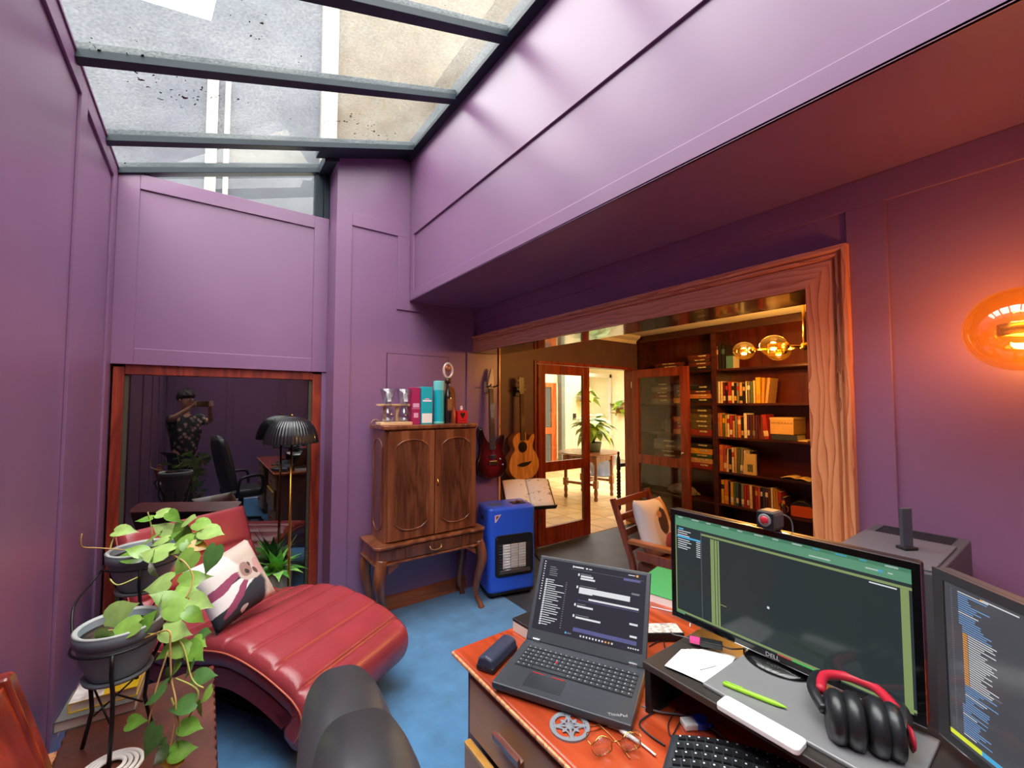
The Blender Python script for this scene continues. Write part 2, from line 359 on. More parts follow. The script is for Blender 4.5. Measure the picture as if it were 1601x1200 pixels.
# dirty glass
dg_ = bpy.data.materials.new('weathered_roof_glass'); dg_.use_nodes = True; nd, ln = dg_.node_tree.nodes, dg_.node_tree.links; nd.clear()
o_ = nd.new('ShaderNodeOutputMaterial'); tr = nd.new('ShaderNodeBsdfTransparent'); tr.inputs[0].default_value = (0.93, 0.95, 0.96, 1)
df = nd.new('ShaderNodeBsdfTranslucent'); df.inputs[0].default_value = (0.28, 0.29, 0.29, 1)
lf = nd.new('ShaderNodeBsdfDiffuse'); lf.inputs[0].default_value = (0.10, 0.045, 0.02, 1)
gl = nd.new('ShaderNodeBsdfGlossy'); gl.inputs['Roughness'].default_value = 0.02
v = coords(nd, ln)
n1 = nd.new('ShaderNodeTexNoise'); n1.inputs['Scale'].default_value = 90; n1.inputs['Detail'].default_value = 6; ln.new(v, n1.inputs['Vector'])
n3 = nd.new('ShaderNodeTexNoise'); n3.inputs['Scale'].default_value = 2.2; n3.inputs['Detail'].default_value = 3; ln.new(v, n3.inputs['Vector'])
mm = nd.new('ShaderNodeMath'); mm.operation = 'MULTIPLY'; ln.new(n1.outputs[0], mm.inputs[0]); ln.new(n3.outputs[0], mm.inputs[1])
mr = nd.new('ShaderNodeMapRange'); mr.inputs[1].default_value = 0.12; mr.inputs[2].default_value = 0.45; mr.inputs[3].default_value = 0.0; mr.inputs[4].default_value = 0.34; ln.new(mm.outputs[0], mr.inputs[0])
x1 = nd.new('ShaderNodeMixShader'); ln.new(mr.outputs[0], x1.inputs[0]); ln.new(tr.outputs[0], x1.inputs[1]); ln.new(df.outputs[0], x1.inputs[2])
n4 = nd.new('ShaderNodeTexNoise'); n4.inputs['Scale'].default_value = 34; n4.inputs['Detail'].default_value = 2; ln.new(v, n4.inputs['Vector'])
n5 = nd.new('ShaderNodeTexNoise'); n5.inputs['Scale'].default_value = 1.7; ln.new(v, n5.inputs['Vector'])
m5 = nd.new('ShaderNodeMath'); m5.operation = 'MULTIPLY'; ln.new(n4.outputs[0], m5.inputs[0]); ln.new(n5.outputs[0], m5.inputs[1])
g5 = nd.new('ShaderNodeMath'); g5.operation = 'GREATER_THAN'; g5.inputs[1].default_value = 0.412; ln.new(m5.outputs[0], g5.inputs[0])
x2 = nd.new('ShaderNodeMixShader'); ln.new(g5.outputs[0], x2.inputs[0]); ln.new(x1.outputs[0], x2.inputs[1]); ln.new(lf.outputs[0], x2.inputs[2])
fr = facing(nd, ln, 0.05)
x3 = nd.new('ShaderNodeMixShader'); ln.new(fr.outputs[0], x3.inputs[0]); ln.new(x2.outputs[0], x3.inputs[1]); ln.new(gl.outputs[0], x3.inputs[2]); ln.new(x3.outputs[0], o_.inputs[0])
ybars = [3.43, 3.045, 2.375, 1.80, 1.2, 0.6, 0.0, -0.6, -1.2, YB]
for i in range(len(ybars) - 1):
    x1_ = 0.74 if i == 0 else XB
    y1_, y0_ = ybars[i], ybars[i + 1]
    MB().add([(XL, y0_, zr(XL)), (x1_, y0_, zr(x1_)), (x1_, y1_, zr(x1_)), (XL, y1_, zr(XL))], [(0, 1, 2, 3)]).build('roof_pane', dg_, sk)
MB().add([(XL + 0.03, 3.45, 2.975), (0.66, 3.45, 2.975), (0.66, 3.45, zr(0.66) - 0.02)], [(0, 1, 2)]).build('gable_pane', dg_, sk)
# house next door seen through the skylight, plus an unseen shading wall
ext = thing('neighbour_house', 'rendered house wall with white downpipe beyond the skylight', 'building')
grey_r = M('grey_render', (86, 91, 98), 0.9, var=0.08, vscale=3); beige_r = M('beige_render', (108, 98, 80), 0.9, var=0.06, vscale=4)
MB().prism([(-6, 2.6), (1.07, 2.6), (1.07, 7.2), (0.0, 6.05), (-0.05, 5.72), (-2.6, 5.30), (-6, 5.0)], 5.52, 5.8, 'y').build('grey_wall', grey_r, ext)
Box('beige_wall', beige_r, 1.26, 6.0, 5.5, 5.8, 2.9, 8.5, ext)
Box('downpipe', M('pale_pipe_paint', (160, 156, 146), 0.6), 1.07, 1.26, 5.44, 5.8, 2.9, 8.5, ext, 0.02)
Box('window_post', MATS['pale_pipe_paint'], -0.06, 0.04, 5.46, 5.52, 3.3, 5.1, ext)
Box('window_post', MATS['pale_pipe_paint'], 0.10, 0.15, 5.46, 5.52, 3.3, 5.1, ext)
Box('side_wall', grey_r, -3.3, -3.0, -3.5, 5.5, 0.0, 6.0, ext)  # out of view on the left, added to dim the bulkhead
Box('side_wall', beige_r, 2.6, 2.9, -2.0, 5.5, 3.7, 6.2, ext)

# ------------------------------------------------------------------ library shell
YD = 3.62
struct(Box('floor_library', lib_floor, 2.0, 5.2, YB, YD, -0.06, -0.001), 'dark slate library floor', 'floor')
wd = thing('wall_library', 'dark wall around the glazed double doors and the acoustic guitar', 'wall', kind='structure')
Box('left_panel', lib_paint, XR2, 2.93, YD, YD + 0.12, 0, 2.45, wd)
Box('over_door', lib_paint, 2.93, 4.60, YD, YD + 0.12, 2.02, 2.45, wd)
Box('right_panel', lib_paint, 4.60, 5.2, YD, YD + 0.12, 0, 2.45, wd)
struct(Box('wall_bookcase', lib_paint, 5.08, 5.2, YB, YD, 0, 2.45), 'dark wall behind the bookcases', 'wall')
struct(Box('wall_library_end', lib_paint, XR2, 5.2, YB - 0.1, YB, 0, 2.45), 'dark end wall of the library', 'wall')
struct(Box('ceiling', white_ceil, XR2 - 0.0, 5.2, YB, YD, 2.45, 2.53), 'white plaster library ceiling', 'ceiling')
struct(MB().prism([(0, 0), (0.10, 0), (0.085, -0.03), (0.03, -0.06), (0.02, -0.1), (0, -0.1)], XR2 + 0.02, 4.66, 'x', T=Matrix.Translation((0, YD, 2.45)) @ Matrix.Scale(-1, 4, (0, 1, 0))).build('trim_2', white_ceil), 'white plaster cornice above the library doors', 'trim')
fr_ = thing('door_3', 'red-brown frame of the library double doors', 'door', kind='structure')
Box('door_frame', door_wood, 2.92, 2.955, YD - 0.015, YD + 0.12, 0, 2.03, fr_, 0.003)
Box('door_frame', door_wood, 4.575, 4.61, YD - 0.015, YD + 0.12, 0, 2.03, fr_, 0.003)
Box('door_frame', door_wood, 2.955, 4.575, YD - 0.015, YD + 0.12, 1.995, 2.03, fr_, 0.003)
clear = thin_glass('clear_pane', (250, 250, 246), 0.03)
def leaf(name, label, W, hx, hy, ang, flip):
    t = thing(name, label, 'door', (hx, hy, 0), ang, kind='structure')
    s = 1 if not flip else -1
    def bx(nm, a, b_, z0, z1, m=door_wood, y0=-0.02, y1=0.02, bev=0.003):
        x0, x1 = sorted((a * s, b_ * s)); return Box(nm, m, x0, x1, y0, y1, z0, z1, t, bev)
    bx('stile', 0, 0.105, 0.01, 1.99); bx('stile', W - 0.105, W, 0.01, 1.99)
    bx('top_rail', 0.105, W - 0.105, 1.885, 1.99); bx('lock_rail', 0.105, W - 0.105, 0.80, 0.91); bx('bottom_rail', 0.105, W - 0.105, 0.01, 0.20)
    bx('glass_pane', 0.105, W - 0.105, 0.91, 1.885, clear, -0.003, 0.003, 0); bx('glass_pane', 0.105, W - 0.105, 0.20, 0.80, clear, -0.003, 0.003, 0)
    for z in (1.80, 0.3): bx('hinge', 0.0, 0.012, z - 0.04, z + 0.04, chrome, -0.028, -0.018, 0)
    return t, s
t, s = leaf('door_1', 'closed red-brown glazed door leaf beside the acoustic guitar', 0.80, 2.957, YD - 0.01, 0, False)
t, s = leaf('door_2', 'open red-brown glazed door leaf standing in front of the board games', 0.82, 4.56, YD - 0.03, rad(-92), False)
kn = MB().ball((0.76, 0.05, 0.98), 0.02, 10).cyl((0.76, 0.02, 0.98), (0.76, 0.045, 0.98), 0.008)
kn.ball((0.76, -0.05, 0.98), 0.02, 10).cyl((0.76, -0.02, 0.98), (0.76, -0.045, 0.98), 0.008)
kn.build('door_knob', chrome, t, label='chrome door knob')
# ------------------------------------------------------------------ sunroom beyond the doors
sf = thing('floor_sunroom', 'honey coloured square floor tiles of the sunroom', 'floor', kind='structure')
Box('grout_bed', M('tile_grout', (150, 128, 96), 0.9), XR2, 9.6, YD, 9.2, -0.06, -0.004, sf)
tiles = [M('honey_tile_%d' % i, c, 0.35, var=0.1, vscale=4) for i, c in enumerate(((214, 178, 122), (224, 190, 136), (205, 168, 112)))]
td = [MB().box(0, 0.392, 0, 0.392, -0.006, 0.0).data('tile', m) for m in tiles]
for i in range(15):
    for j in range(11):
        x, y = 2.9 + i * 0.40, YD + 0.02 + j * 0.40
        if i + j * 0.2 > 15: continue
        link('tile', random.choice(td), sf, 0, (x, y, 0))
struct(Box('wall_sunroom_far', cream, 2.2, 9.6, 9.1, 9.2, 0, 2.6), 'cream far wall of the sunroom', 'wall')
swl = thing('wall_sunroom_left', 'cream sunroom wall with a light switch', 'wall', kind='structure')
Box('wall_face', cream, 6.98, 7.62, 7.5, 7.6, 0, 2.6, swl); Box('corner_post', M('grey_green_frame', (128, 134, 120), 0.6), 6.86, 6.98, 7.46, 7.6, 0, 2.6, swl, 0.01)
Box('switch_plate', black, 7.26, 7.36, 7.485, 7.5, 1.16, 1.32, swl)
d4 = thing('door_4', 'distant orange glazed door seen through the closed door leaf', 'door', (6.05, 7.6, 0), kind='structure')
orange_w = wood('orange_door_wood', (176, 74, 26), (206, 98, 40), (220, 120, 56), 'z', 0.8, 0.35)
Box('stile', orange_w, 0.0, 0.12, 0, 0.05, 0, 2.05, d4); Box('stile', orange_w, 0.62, 0.78, 0, 0.05, 0, 2.05, d4)
Box('top_rail', orange_w, 0.12, 0.62, 0, 0.05, 1.95, 2.05, d4); Box('lock_rail', orange_w, 0.12, 0.62, 0, 0.05, 0.85, 1.0, d4); Box('bottom_rail', orange_w, 0.12, 0.62, 0, 0.05, 0, 0.2, d4)
Box('glass_pane', M('grey_reflecting_glass', (96, 96, 92), 0.12), 0.12, 0.62, 0.02, 0.03, 0.2, 0.85, d4); Box('glass_pane', MATS['grey_reflecting_glass'], 0.12, 0.62, 0.02, 0.03, 1.0, 1.95, d4)
struct(Box('wall_sunroom_side', cream, 2.2, 6.05, 7.6, 7.7, 0, 2.6), 'cream sunroom wall beside the orange door', 'wall')
struct(Box('wall_sunroom_over', cream, 6.05, 6.98, 7.6, 7.7, 2.05, 2.6), 'cream wall above the orange door', 'wall')
sw = thing('window_2', 'tall bright sunroom window behind the potted plant', 'window', kind='structure')
wf = M('white_trim', (226, 222, 212), 0.6)
for x in (7.62, 8.5, 9.4): Box('window_frame', wf, x, x + 0.08, 8.2, 8.28, 0.5, 2.4, sw, 0.005)
Box('window_frame', wf, 7.62, 9.48, 8.2, 8.28, 2.3, 2.4, sw); Box('sill_wall', cream, 7.62, 9.6, 8.2, 8.3, 0, 0.5, sw)
Box('glass_pane', clear, 7.7, 9.4, 8.235, 8.24, 0.5, 2.3, sw)
struct(Box('wall_sunroom_right', cream, 9.5, 9.6, YD, 9.2, 0, 2.6), 'cream right wall of the sunroom', 'wall')
sr = thing('ceiling_sunroom', 'part open sunroom roof with white rafters', 'ceiling', kind='structure')  # unseen roof, left open between solid parts to let sky light in
Box('solid_roof', white_ceil, 2.0, 5.6, YD + 0.12, 9.2, 2.6, 2.7, sr); Box('solid_roof', white_ceil, 8.6, 9.6, YD + 0.12, 9.2, 2.6, 2.7, sr)
for k in range(5): Box('rafter', wf, 5.6, 8.6, 3.9 + k * 1.2, 3.98 + k * 1.2, 2.56, 2.7, sr)
Box('wall_strip', cream, 2.0, 9.6, YD + 0.121, YD + 0.2, 2.2, 2.6, sr)
Box('wall_strip', cream, 4.9, 9.6, YD + 0.121, YD + 0.2, 0.0, 2.2, sr)
struct(Box('wall_sunroom_end', cream, 2.0, 2.2, YD + 0.121, 9.2, 0, 2.6), 'cream left end wall of the sunroom', 'wall')
# ------------------------------------------------------------------ lamps
amber = thin_glass('amber_glass', (255, 220, 140), 0.12, 0.02, 1.5)
_nd, _ln = amber.node_tree.nodes, amber.node_tree.links      # the glass itself glows a little around the lit disc
_em = _nd.new('ShaderNodeEmission'); _em.inputs[0].default_value = (*lin((255, 176, 40)), 1); _em.inputs[1].default_value = 0.07
_ad = _nd.new('ShaderNodeAddShader'); _o = _nd['Material Output']; _src = _o.inputs[0].links[0].from_socket
_ln.new(_src, _ad.inputs[0]); _ln.new(_em.outputs[0], _ad.inputs[1]); _ln.new(_ad.outputs[0], _o.inputs[0])
bulb = glow('warm_bulb', (255, 210, 90), 10)
def point(name, loc, watt, col, parent, r=0.03):
    l = bpy.data.lights.new(name, 'POINT'); l.energy = watt; l.color = lin(col); l.shadow_soft_size = r
    o = bpy.data.objects.new(name, l); COL.objects.link(o); o.location = loc; o.parent = parent; return o
def globe(t, c, r, watt, sz=0.86, col=(255, 158, 66)):
    g = MB().ball(c, r, 18, sz=sz).build('amber_globe', amber, t)
    d = MB().lathe([(0.0, -0.012), (r * 0.30, -0.012), (r * 0.34, 0.0), (r * 0.30, 0.012), (0, 0.012)], 20, c).build('glowing_disc', bulb, t)
    MB().lathe([(r * 0.34, -0.016), (r * 0.40, -0.014), (r * 0.40, 0.014), (r * 0.34, 0.016)], 20, c, caps=False).build('disc_rim', brass, t)
    for s_ in (-1, 1): point('bulb_light', (c[0], c[1], c[2] + s_ * 0.045), watt * (0.7 if s_ > 0 else 0.3), col, t, 0.025)
# sconce by the study wall, half out of the picture
ps = thing('pendant_lamp', 'large amber glass globe lamp glowing beside the purple wall', 'lamp', (1.69, 0.108, 0))
globe(ps, (0, 0, 1.742), 0.108, 11.0, 1.0, (255, 180, 108))
MB().tube([(0.0, -0.10, 1.76), (0.0, -0.30, 1.78)], 0.008).tube([(0, -0.30, 1.78), (0, -0.30, 2.363)], 0.009).lathe([(0.05, 2.345), (0.05, 2.364), (0.0, 2.364)], 20, (0, -0.30, 0)).build('brass_arm', brass, ps)
MB().lathe([(0.012, 0), (0.03, 0.01), (0.03, 0.05), (0.01, 0.06)], 16, T=Matrix.Translation((0, -0.06, 1.757)) @ Matrix.Rotation(rad(90), 4, 'X')).build('socket', brass, ps)
# library chandelier
hub = on(1258, 541, 'x', 3.6)
ch = thing('chandelier', 'brass chandelier with three amber glass globes in the library', 'chandelier', (hub.x, hub.y, 0))
zc = hub.z
g1 = depth(1163, 548, (on(1163, 548, 'x', 3.75) - Vector((0, 0, 1.55))).dot(FW)) - Vector((hub.x, hub.y, 0))
g2 = depth(1209, 540, (on(1209, 540, 'x', 3.45) - Vector((0, 0, 1.55))).dot(FW)) - Vector((hub.x, hub.y, 0))
g3 = depth(1217, 549, (on(1217, 549, 'x', 3.85) - Vector((0, 0, 1.55))).dot(FW)) - Vector((hub.x, hub.y, 0))
mb = MB().tube([(0, 0, zc - 0.03), (0, 0, 2.449)], 0.011).lathe([(0.06, 2.43), (0.06, 2.449), (0, 2.449)], 20).ball((0, 0, zc), 0.03, 10)
mb.build('brass_stem', brass, ch)
for g, r in ((g1, 0.088), (g2, 0.092), (g3, 0.09)):
    d = (Vector((0, 0, zc)) - Vector(g)).normalized()
    MB().tube([(0, 0, zc), Vector(g) + d * r], 0.008).lathe([(0.02, 0), (0.03, 0.03), (0.012, 0.05)], 14, T=Matrix.Translation(Vector(g) + d * (r - 0.03)) @ d.to_track_quat('Z', 'Y').to_matrix().to_4x4()).build('brass_arm', brass, ch)
    globe(ch, g, r, 34.0, col=(255, 206, 150))
# mushroom floor lamp
fl = thing('floor_lamp', 'black ribbed dome floor lamp on a thin brass pole by the window', 'lamp', (0.492, 3.235, 0))
MB().lathe([(0.0, 0), (0.075, 0), (0.075, 0.012), (0.02, 0.02), (0, 0.02)], 32).build('base', blackm, fl)
MB().cyl((0, 0, 0.02), (0, 0, 1.30), 0.0065, n=12).build('pole', brass, fl)
MB().tube([(0.012, 0.01, 0.02), (0.010, 0.008, 0.5), (0.006, 0.01, 0.9), (0.006, 0.006, 1.28)], 0.003, 6).build('cord', M('gold_cord', (196, 160, 96), 0.5), fl)
prof = [(0.168, 1.285), (0.166, 1.30), (0.158, 1.345), (0.138, 1.395), (0.105, 1.435), (0.06, 1.458), (0.02, 1.464), (0, 1.465)]
def shade(u, v_):
    i = u * (len(prof) - 1); a = min(int(i), len(prof) - 2); f = i - a
    r = prof[a][0] * (1 - f) + prof[a + 1][0] * f; z = prof[a][1] * (1 - f) + prof[a + 1][1] * f
    r *= 1 + 0.018 * math.cos(v_ * 2 * math.pi * 48) * (1 - u * 0.6)
    return (r * math.cos(v_ * 2 * math.pi), r * math.sin(v_ * 2 * math.pi), z)
o = MB().grid(shade, 24, 288, wrap=True).build('shade', M('black_satin_shade', (18, 20, 24), 0.3, coat=0.3), fl)
md = o.modifiers.new('thick', 'SOLIDIFY'); md.thickness = 0.003
MB().ball((0, 0, 1.472), 0.008, 8).build('finial', brass, fl)
# ------------------------------------------------------------------ red chaise
red = M('red_leather', (154, 58, 65), 0.27, spec=0.5, var=0.06, vscale=5, bump=0.25, bscale=140)
red_dk = M('dark_red_leather', (124, 42, 50), 0.4, var=0.06, bump=0.2, bscale=140)
CW = 0.69
t = thing('chaise_longue', 'red leather chaise longue with channel-stitched ribs on blue carpet', 'chaise', (0.379, 1.909, 0), math.atan2(0.5379, 0.843))
# local x = across, local y = along towards the raised back
path = smoothcurve([(0.06, 0.125, 0), (0.018, 0.19, 0), (0.0, 0.255, 0), (0.012, 0.312, 0), (0.045, 0.348, 0), (0.10, 0.382, 0), (0.25, 0.437, 0), (0.42, 0.472, 0), (0.56, 0.474, 0), (0.77, 0.437, 0), (0.93, 0.395, 0),
                    (1.03, 0.39, 0), (1.11, 0.44, 0), (1.18, 0.55, 0), (1.26, 0.72, 0), (1.325, 0.875, 0)], 14)
acc = [0]
for a, b_ in zip(path, path[1:]): acc.append(acc[-1] + (b_ - a).length)
L = acc[-1]
def at_len(d):
    d = max(0, min(L, d))
    for i in range(len(acc) - 1):
        if acc[i + 1] >= d:
            f = (d - acc[i]) / max(1e-9, acc[i + 1] - acc[i]); p = path[i].lerp(path[i + 1], f)
            a = path[max(i - 2, 0)]; c = path[min(i + 3, len(path) - 1)]; tg = (c - a).normalized()
            return p, Vector((-tg.y, tg.x, 0))
    return path[-1], Vector((-1, 0, 0))
seams = [0.0, 0.29, 0.445, 0.60, 0.755, 0.91, 1.065, 1.205, 1.345, 1.485, 1.625, L]
seams = [s_ for s_ in seams if s_ < L - 0.05] + [L]
ds = []
for a, b_ in zip(seams, seams[1:]): ds += [a + (b_ - a) * k / 16 for k in range(16)]
ds.append(L)
def puff(d):
    for a, b_ in zip(seams, seams[1:]):
        if a <= d <= b_ + 1e-9:
            u = (d - a) / (b_ - a); return (4 * u * (1 - u)) ** 0.32
    return 0
ring = []  # cross-section: (across 0..1, thickness 0 top .. 1 bottom, puff weight)
sec = [(0.0, 0.72, 0), (0.0, 0.30, 0.0), (0.012, 0.10, 0.35), (0.045, 0.0, 0.8), (0.10, 0, 1), (0.3, 0, 1), (0.5, 0, 1), (0.7, 0, 1), (0.90, 0, 1), (0.955, 0, 0.8), (0.988, 0.10, 0.35), (1.0, 0.30, 0), (1.0, 0.72, 0), (0.97, 1.0, 0), (0.03, 1.0, 0)]
TH = 0.125
def slab(u, v_):
    d = ds[min(len(ds) - 1, int(round(u * (len(ds) - 1))))]; p, n_ = at_len(d)
    a, th, w = sec[int(round(v_ * len(sec))) % len(sec)]
    off = -th * TH + (puff(d) - 0.6) * 0.024 * w
    q = p + n_ * off
    return (a * CW, q.x, q.y)
mb = MB(); mb.grid(slab, len(ds), len(sec), wrap=True)
ns = len(sec); mb.f += [tuple(range(ns)), tuple(range((len(ds) - 1) * ns, len(ds) * ns))]; mb.m += [0, 0]; mb.sm += [False, False]
cush = mb.build('padded_seat', red, t)
for xx in (-0.002, CW + 0.002):   # piping along both long edges
    pts = []
    for k in range(90):
        p, n_ = at_len(0.02 + (L - 0.03) * k / 89); q = p - n_ * 0.040; pts.append((xx, q.x, q.y))
    MB().tube(pts, 0.004, 6).build('piping', M('gold_red_piping', (190, 96, 74), 0.4), cush)
o_pts = []; i_pts = []
for k in range(44):       # upholstered band under the seat, following its curve
    p, n_ = at_len(0.17 + 1.25 * k / 43); o_pts.append((p.x - n_.x * 0.118, p.y - n_.y * 0.118)); i_pts.append((p.x - n_.x * 0.20, p.y - n_.y * 0.20))
nb_ = len(o_pts); vs = [(x, u, v_) for x in (0.012, CW - 0.012) for (u, v_) in o_pts + i_pts]; fs = []
for i in range(nb_ - 1):
    fs += [(i, i + 1, nb_ + i + 1, nb_ + i), (2 * nb_ + i, 3 * nb_ + i, 3 * nb_ + i + 1, 2 * nb_ + i + 1), (i, 2 * nb_ + i, 2 * nb_ + i + 1, i + 1), (nb_ + i, nb_ + i + 1, 3 * nb_ + i + 1, 3 * nb_ + i)]
fs += [(0, nb_, 3 * nb_, 2 * nb_), (nb_ - 1, 3 * nb_ - 1, 4 * nb_ - 1, 2 * nb_ - 1)]
MB().add(vs, fs).build('arched_band', red_dk, t, 0.006, angle=35)
MB().prism([(0.26, 0.0), (0.26, 0.215), (0.42, 0.262), (0.6, 0.262), (0.8, 0.228), (1.0, 0.18), (1.10, 0.20), (1.16, 0.30), (1.16, 0.0)], 0.24, CW - 0.24, 'x').build('base_box', black, t)
Box('floor_rail', blackm, 0.225, 0.245, 0.24, 1.10, 0.0, 0.03, t, 0.003); Box('floor_rail', blackm, CW - 0.245, CW - 0.225, 0.24, 1.10, 0.0, 0.03, t, 0.003)
Box('chrome_foot', chrome, 0.225, 0.245, 0.225, 0.24, 0.0, 0.13, t, 0.003); Box('chrome_foot', chrome, CW - 0.245, CW - 0.225, 0.225, 0.24, 0.0, 0.13, t, 0.003)
# ------------------------------------------------------------------ printed cushions
def print_mat(name, base, shapes, turn=0):
    # flat printed picture: ellipses (cx, cz, rx, rz, angle, colour) in the cushion's own coordinates
    m = bpy.data.materials.new(name); nd, ln, b = nodes_of(m); sset(b, roughness=0.8)
    tc = nd.new('ShaderNodeTexCoord'); cur = None
    nz = nd.new('ShaderNodeTexNoise'); nz.inputs['Scale'].default_value = 9; nz.inputs['Detail'].default_value = 4; ln.new(tc.outputs['Object'], nz.inputs['Vector'])
    wob = nd.new('ShaderNodeVectorMath'); wob.operation = 'MULTIPLY_ADD'; wob.inputs[1].default_value = (0.05, 0.05, 0.05); tn = nd.new('ShaderNodeMapping'); tn.inputs['Rotation'].default_value = (0, rad(turn), 0); ln.new(tc.outputs['Object'], tn.inputs[0]); ln.new(nz.outputs['Color'], wob.inputs[0]); ln.new(tn.outputs[0], wob.inputs[2])
    bgc = nd.new('ShaderNodeRGB'); bgc.outputs[0].default_value = (*lin(base), 1); cur = bgc.outputs[0]
    for cx, cz, rx, rz, an, col in shapes:
        mp = nd.new('ShaderNodeMapping'); mp.vector_type = 'TEXTURE'
        mp.inputs['Location'].default_value = (cx + 0.025, 0.025, cz + 0.025); mp.inputs['Rotation'].default_value = (0, rad(an), 0); mp.inputs['Scale'].default_value = (rx, 10, rz)
        ln.new(wob.outputs[0], mp.inputs[0])
        le = nd.new('ShaderNodeVectorMath'); le.operation = 'LENGTH'; ln.new(mp.outputs[0], le.inputs[0])
        mr = nd.new('ShaderNodeMapRange'); mr.inputs[1].default_value = 0.93; mr.inputs[2].default_value = 1.03; mr.inputs[3].default_value = 1; mr.inputs[4].default_value = 0; ln.new(le.outputs['Value'], mr.inputs[0])
        mx = nd.new('ShaderNodeMix'); mx.data_type = 'RGBA'; ln.new(mr.outputs[0], mx.inputs['Factor']); ln.new(cur, mx.inputs['A']); mx.inputs['B'].default_value = (*lin(col), 1)
        cur = mx.outputs['Result']
    ln.new(cur, b.inputs['Base Color']); return m
def pillow(t, S, m, thick=0.09):
    def f(sign):
        def g(u, v_):
            x = (u - 0.5) * 2; z = (v_ - 0.5) * 2
            h = max(0, (1 - x ** 4) * (1 - z ** 4)) ** 0.6
            pin = 1 - 0.07 * (1 - abs(x) ** 2) * abs(z) - 0.0
            pin2 = 1 - 0.07 * (1 - abs(z) ** 2) * abs(x)
            return (x * S / 2 * pin2, sign * thick * h, z * S / 2 * pin)
        return g
    mb = MB(); mb.grid(f(-1), 21, 21); mb.grid(f(1), 21, 21); return mb.build('cover', m, t)
pr1 = print_mat('animal_portrait_print', (232, 226, 222), [
    (-0.06, 0.14, 0.30, 0.10, 0, (200, 184, 172)), (0.10, -0.10, 0.12, 0.20, -12, (46, 50, 62)), (-0.10, -0.20, 0.05, 0.12, 20, (232, 226, 222)),
    (0.02, -0.10, 0.035, 0.17, 8, (240, 236, 236)), (-0.035, -0.10, 0.022, 0.13, 8, (150, 70, 104)), (0.055, -0.06, 0.018, 0.10, -14, (150, 70, 104)),
    (0.0, 0.075, 0.06, 0.07, 0, (206, 190, 180)), (0.02, 0.12, 0.05, 0.03, 20, (200, 160, 154)), (-0.012, 0.05, 0.04, 0.03, 15, (160, 128, 118)), (0.02, 0.085, 0.02, 0.010, 0, (96, 70, 66)), (-0.025, 0.08, 0.014, 0.008, 0, (96, 70, 66)),
    (0.0, 0.045, 0.016, 0.010, 0, (60, 50, 52)), (0.12, -0.07, 0.012, 0.02, 0, (214, 210, 212))], 18)
t = thing('throw_cushion', 'white cushion printed with an animal in a dark jacket, on the red chaise', 'cushion')
pillow(t, 0.335, pr1, 0.06)
ctr = depth(364, 911, 2.13)
t.location = ctr; 
# lean it back against the raised end: normal points towards the viewer and up
nrm = Vector((0.45, -0.80, 0.50)).normalized(); zax = (Vector((0.30, 0.55, 0.75)) - nrm * Vector((0.30, 0.55, 0.75)).dot(nrm)).normalized(); xax = zax.cross(-nrm) * -1
yax = -nrm; xax = yax.cross(zax).normalized()
mat3 = Matrix((xax, yax, zax)).transposed(); t.rotation_euler = (mat3 @ Matrix.Rotation(rad(45), 3, 'Y')).to_euler()
# ------------------------------------------------------------------ leather chest with books
lea = M('brown_leather', (92, 48, 36), 0.42, var=0.22, vscale=7, bump=0.35, bscale=60)
CT = 0.43
t = thing('leather_chest', 'low brown leather chest with a scalloped edge under the plant stand', 'chest', (-0.15, 1.62, 0))
Box('body', lea, -0.20, 0.205, 0.0, 0.645, 0.03, CT - 0.03, t, 0.012)
def scal(n, x0, x1, y0, y1):
    pts = []
    for (ax, ay), (bx_, by) in zip([(x0, y0), (x1, y0), (x1, y1), (x0, y1)], [(x1, y0), (x1, y1), (x0, y1), (x0, y0)]):
        l = math.hypot(bx_ - ax, by - ay); k = max(4, int(l / 0.0125)); nx, ny = (by - ay) / l, -(bx_ - ax) / l
        for i in range(k):
            u = i / k; w = 0.0035 * math.cos(i * math.pi * 2 * (l / 0.05) / k); pts.append((ax + (bx_ - ax) * u + nx * w, ay + (by - ay) * u + ny * w))
    return pts
MB().prism(scal(1, -0.20, 0.215, -0.005, 0.655), CT - 0.035, CT, 'z').build('lid', lea, t, 0.004)
Box('wooden_edge', oak, -0.232, -0.203, 0.0, 0.42, CT - 0.14, CT - 0.01, t, 0.004)
for sx in (-0.18, 0.18):
    for sy in (0.04, 0.6): Box('foot', lea, sx - 0.02, sx + 0.02, sy - 0.02, sy + 0.02, 0, 0.03, t)
def book(name, label, cat, loc, rotz, dims, cover, group=None, pages=None, art=None):
    w, d_, h = dims; t = thing(name, label, cat, loc, rotz, group)
    Box('page_block', pages or M('page_edges', (214, 206, 190), 0.85), 0.003, w - 0.003, 0.003, d_ - 0.003, 0.003, h - 0.003, t)
    mb = MB(); mb.box(0, w, 0, d_, 0, 0.003).box(0, w, 0, d_, h - 0.003, h).box(-0.001, 0.003, 0, d_, 0, h)
    mb.build('cover', cover, t); return t
bl = on(82, 1148, 'z', CT); br = on(212, 1110, 'z', CT); ang = math.atan2(br.y - bl.y, br.x - bl.x)
b1 = book('magazine', 'thick grey magazine at the bottom of the small stack on the leather chest', 'magazine', (bl.x, bl.y, CT), ang, ((br - bl).length, 0.20, 0.036), M('grey_cover', (110, 112, 110), 0.4))
b2 = book('magazine', 'glossy magazine with a yellow and white cover, topmost on the leather chest', 'magazine', (bl.x + 0.03, bl.y + 0.03, CT + 0.0365), ang, ((br - bl).length - 0.03, 0.20, 0.034), M('yellow_cover', (240, 206, 30), 0.35))
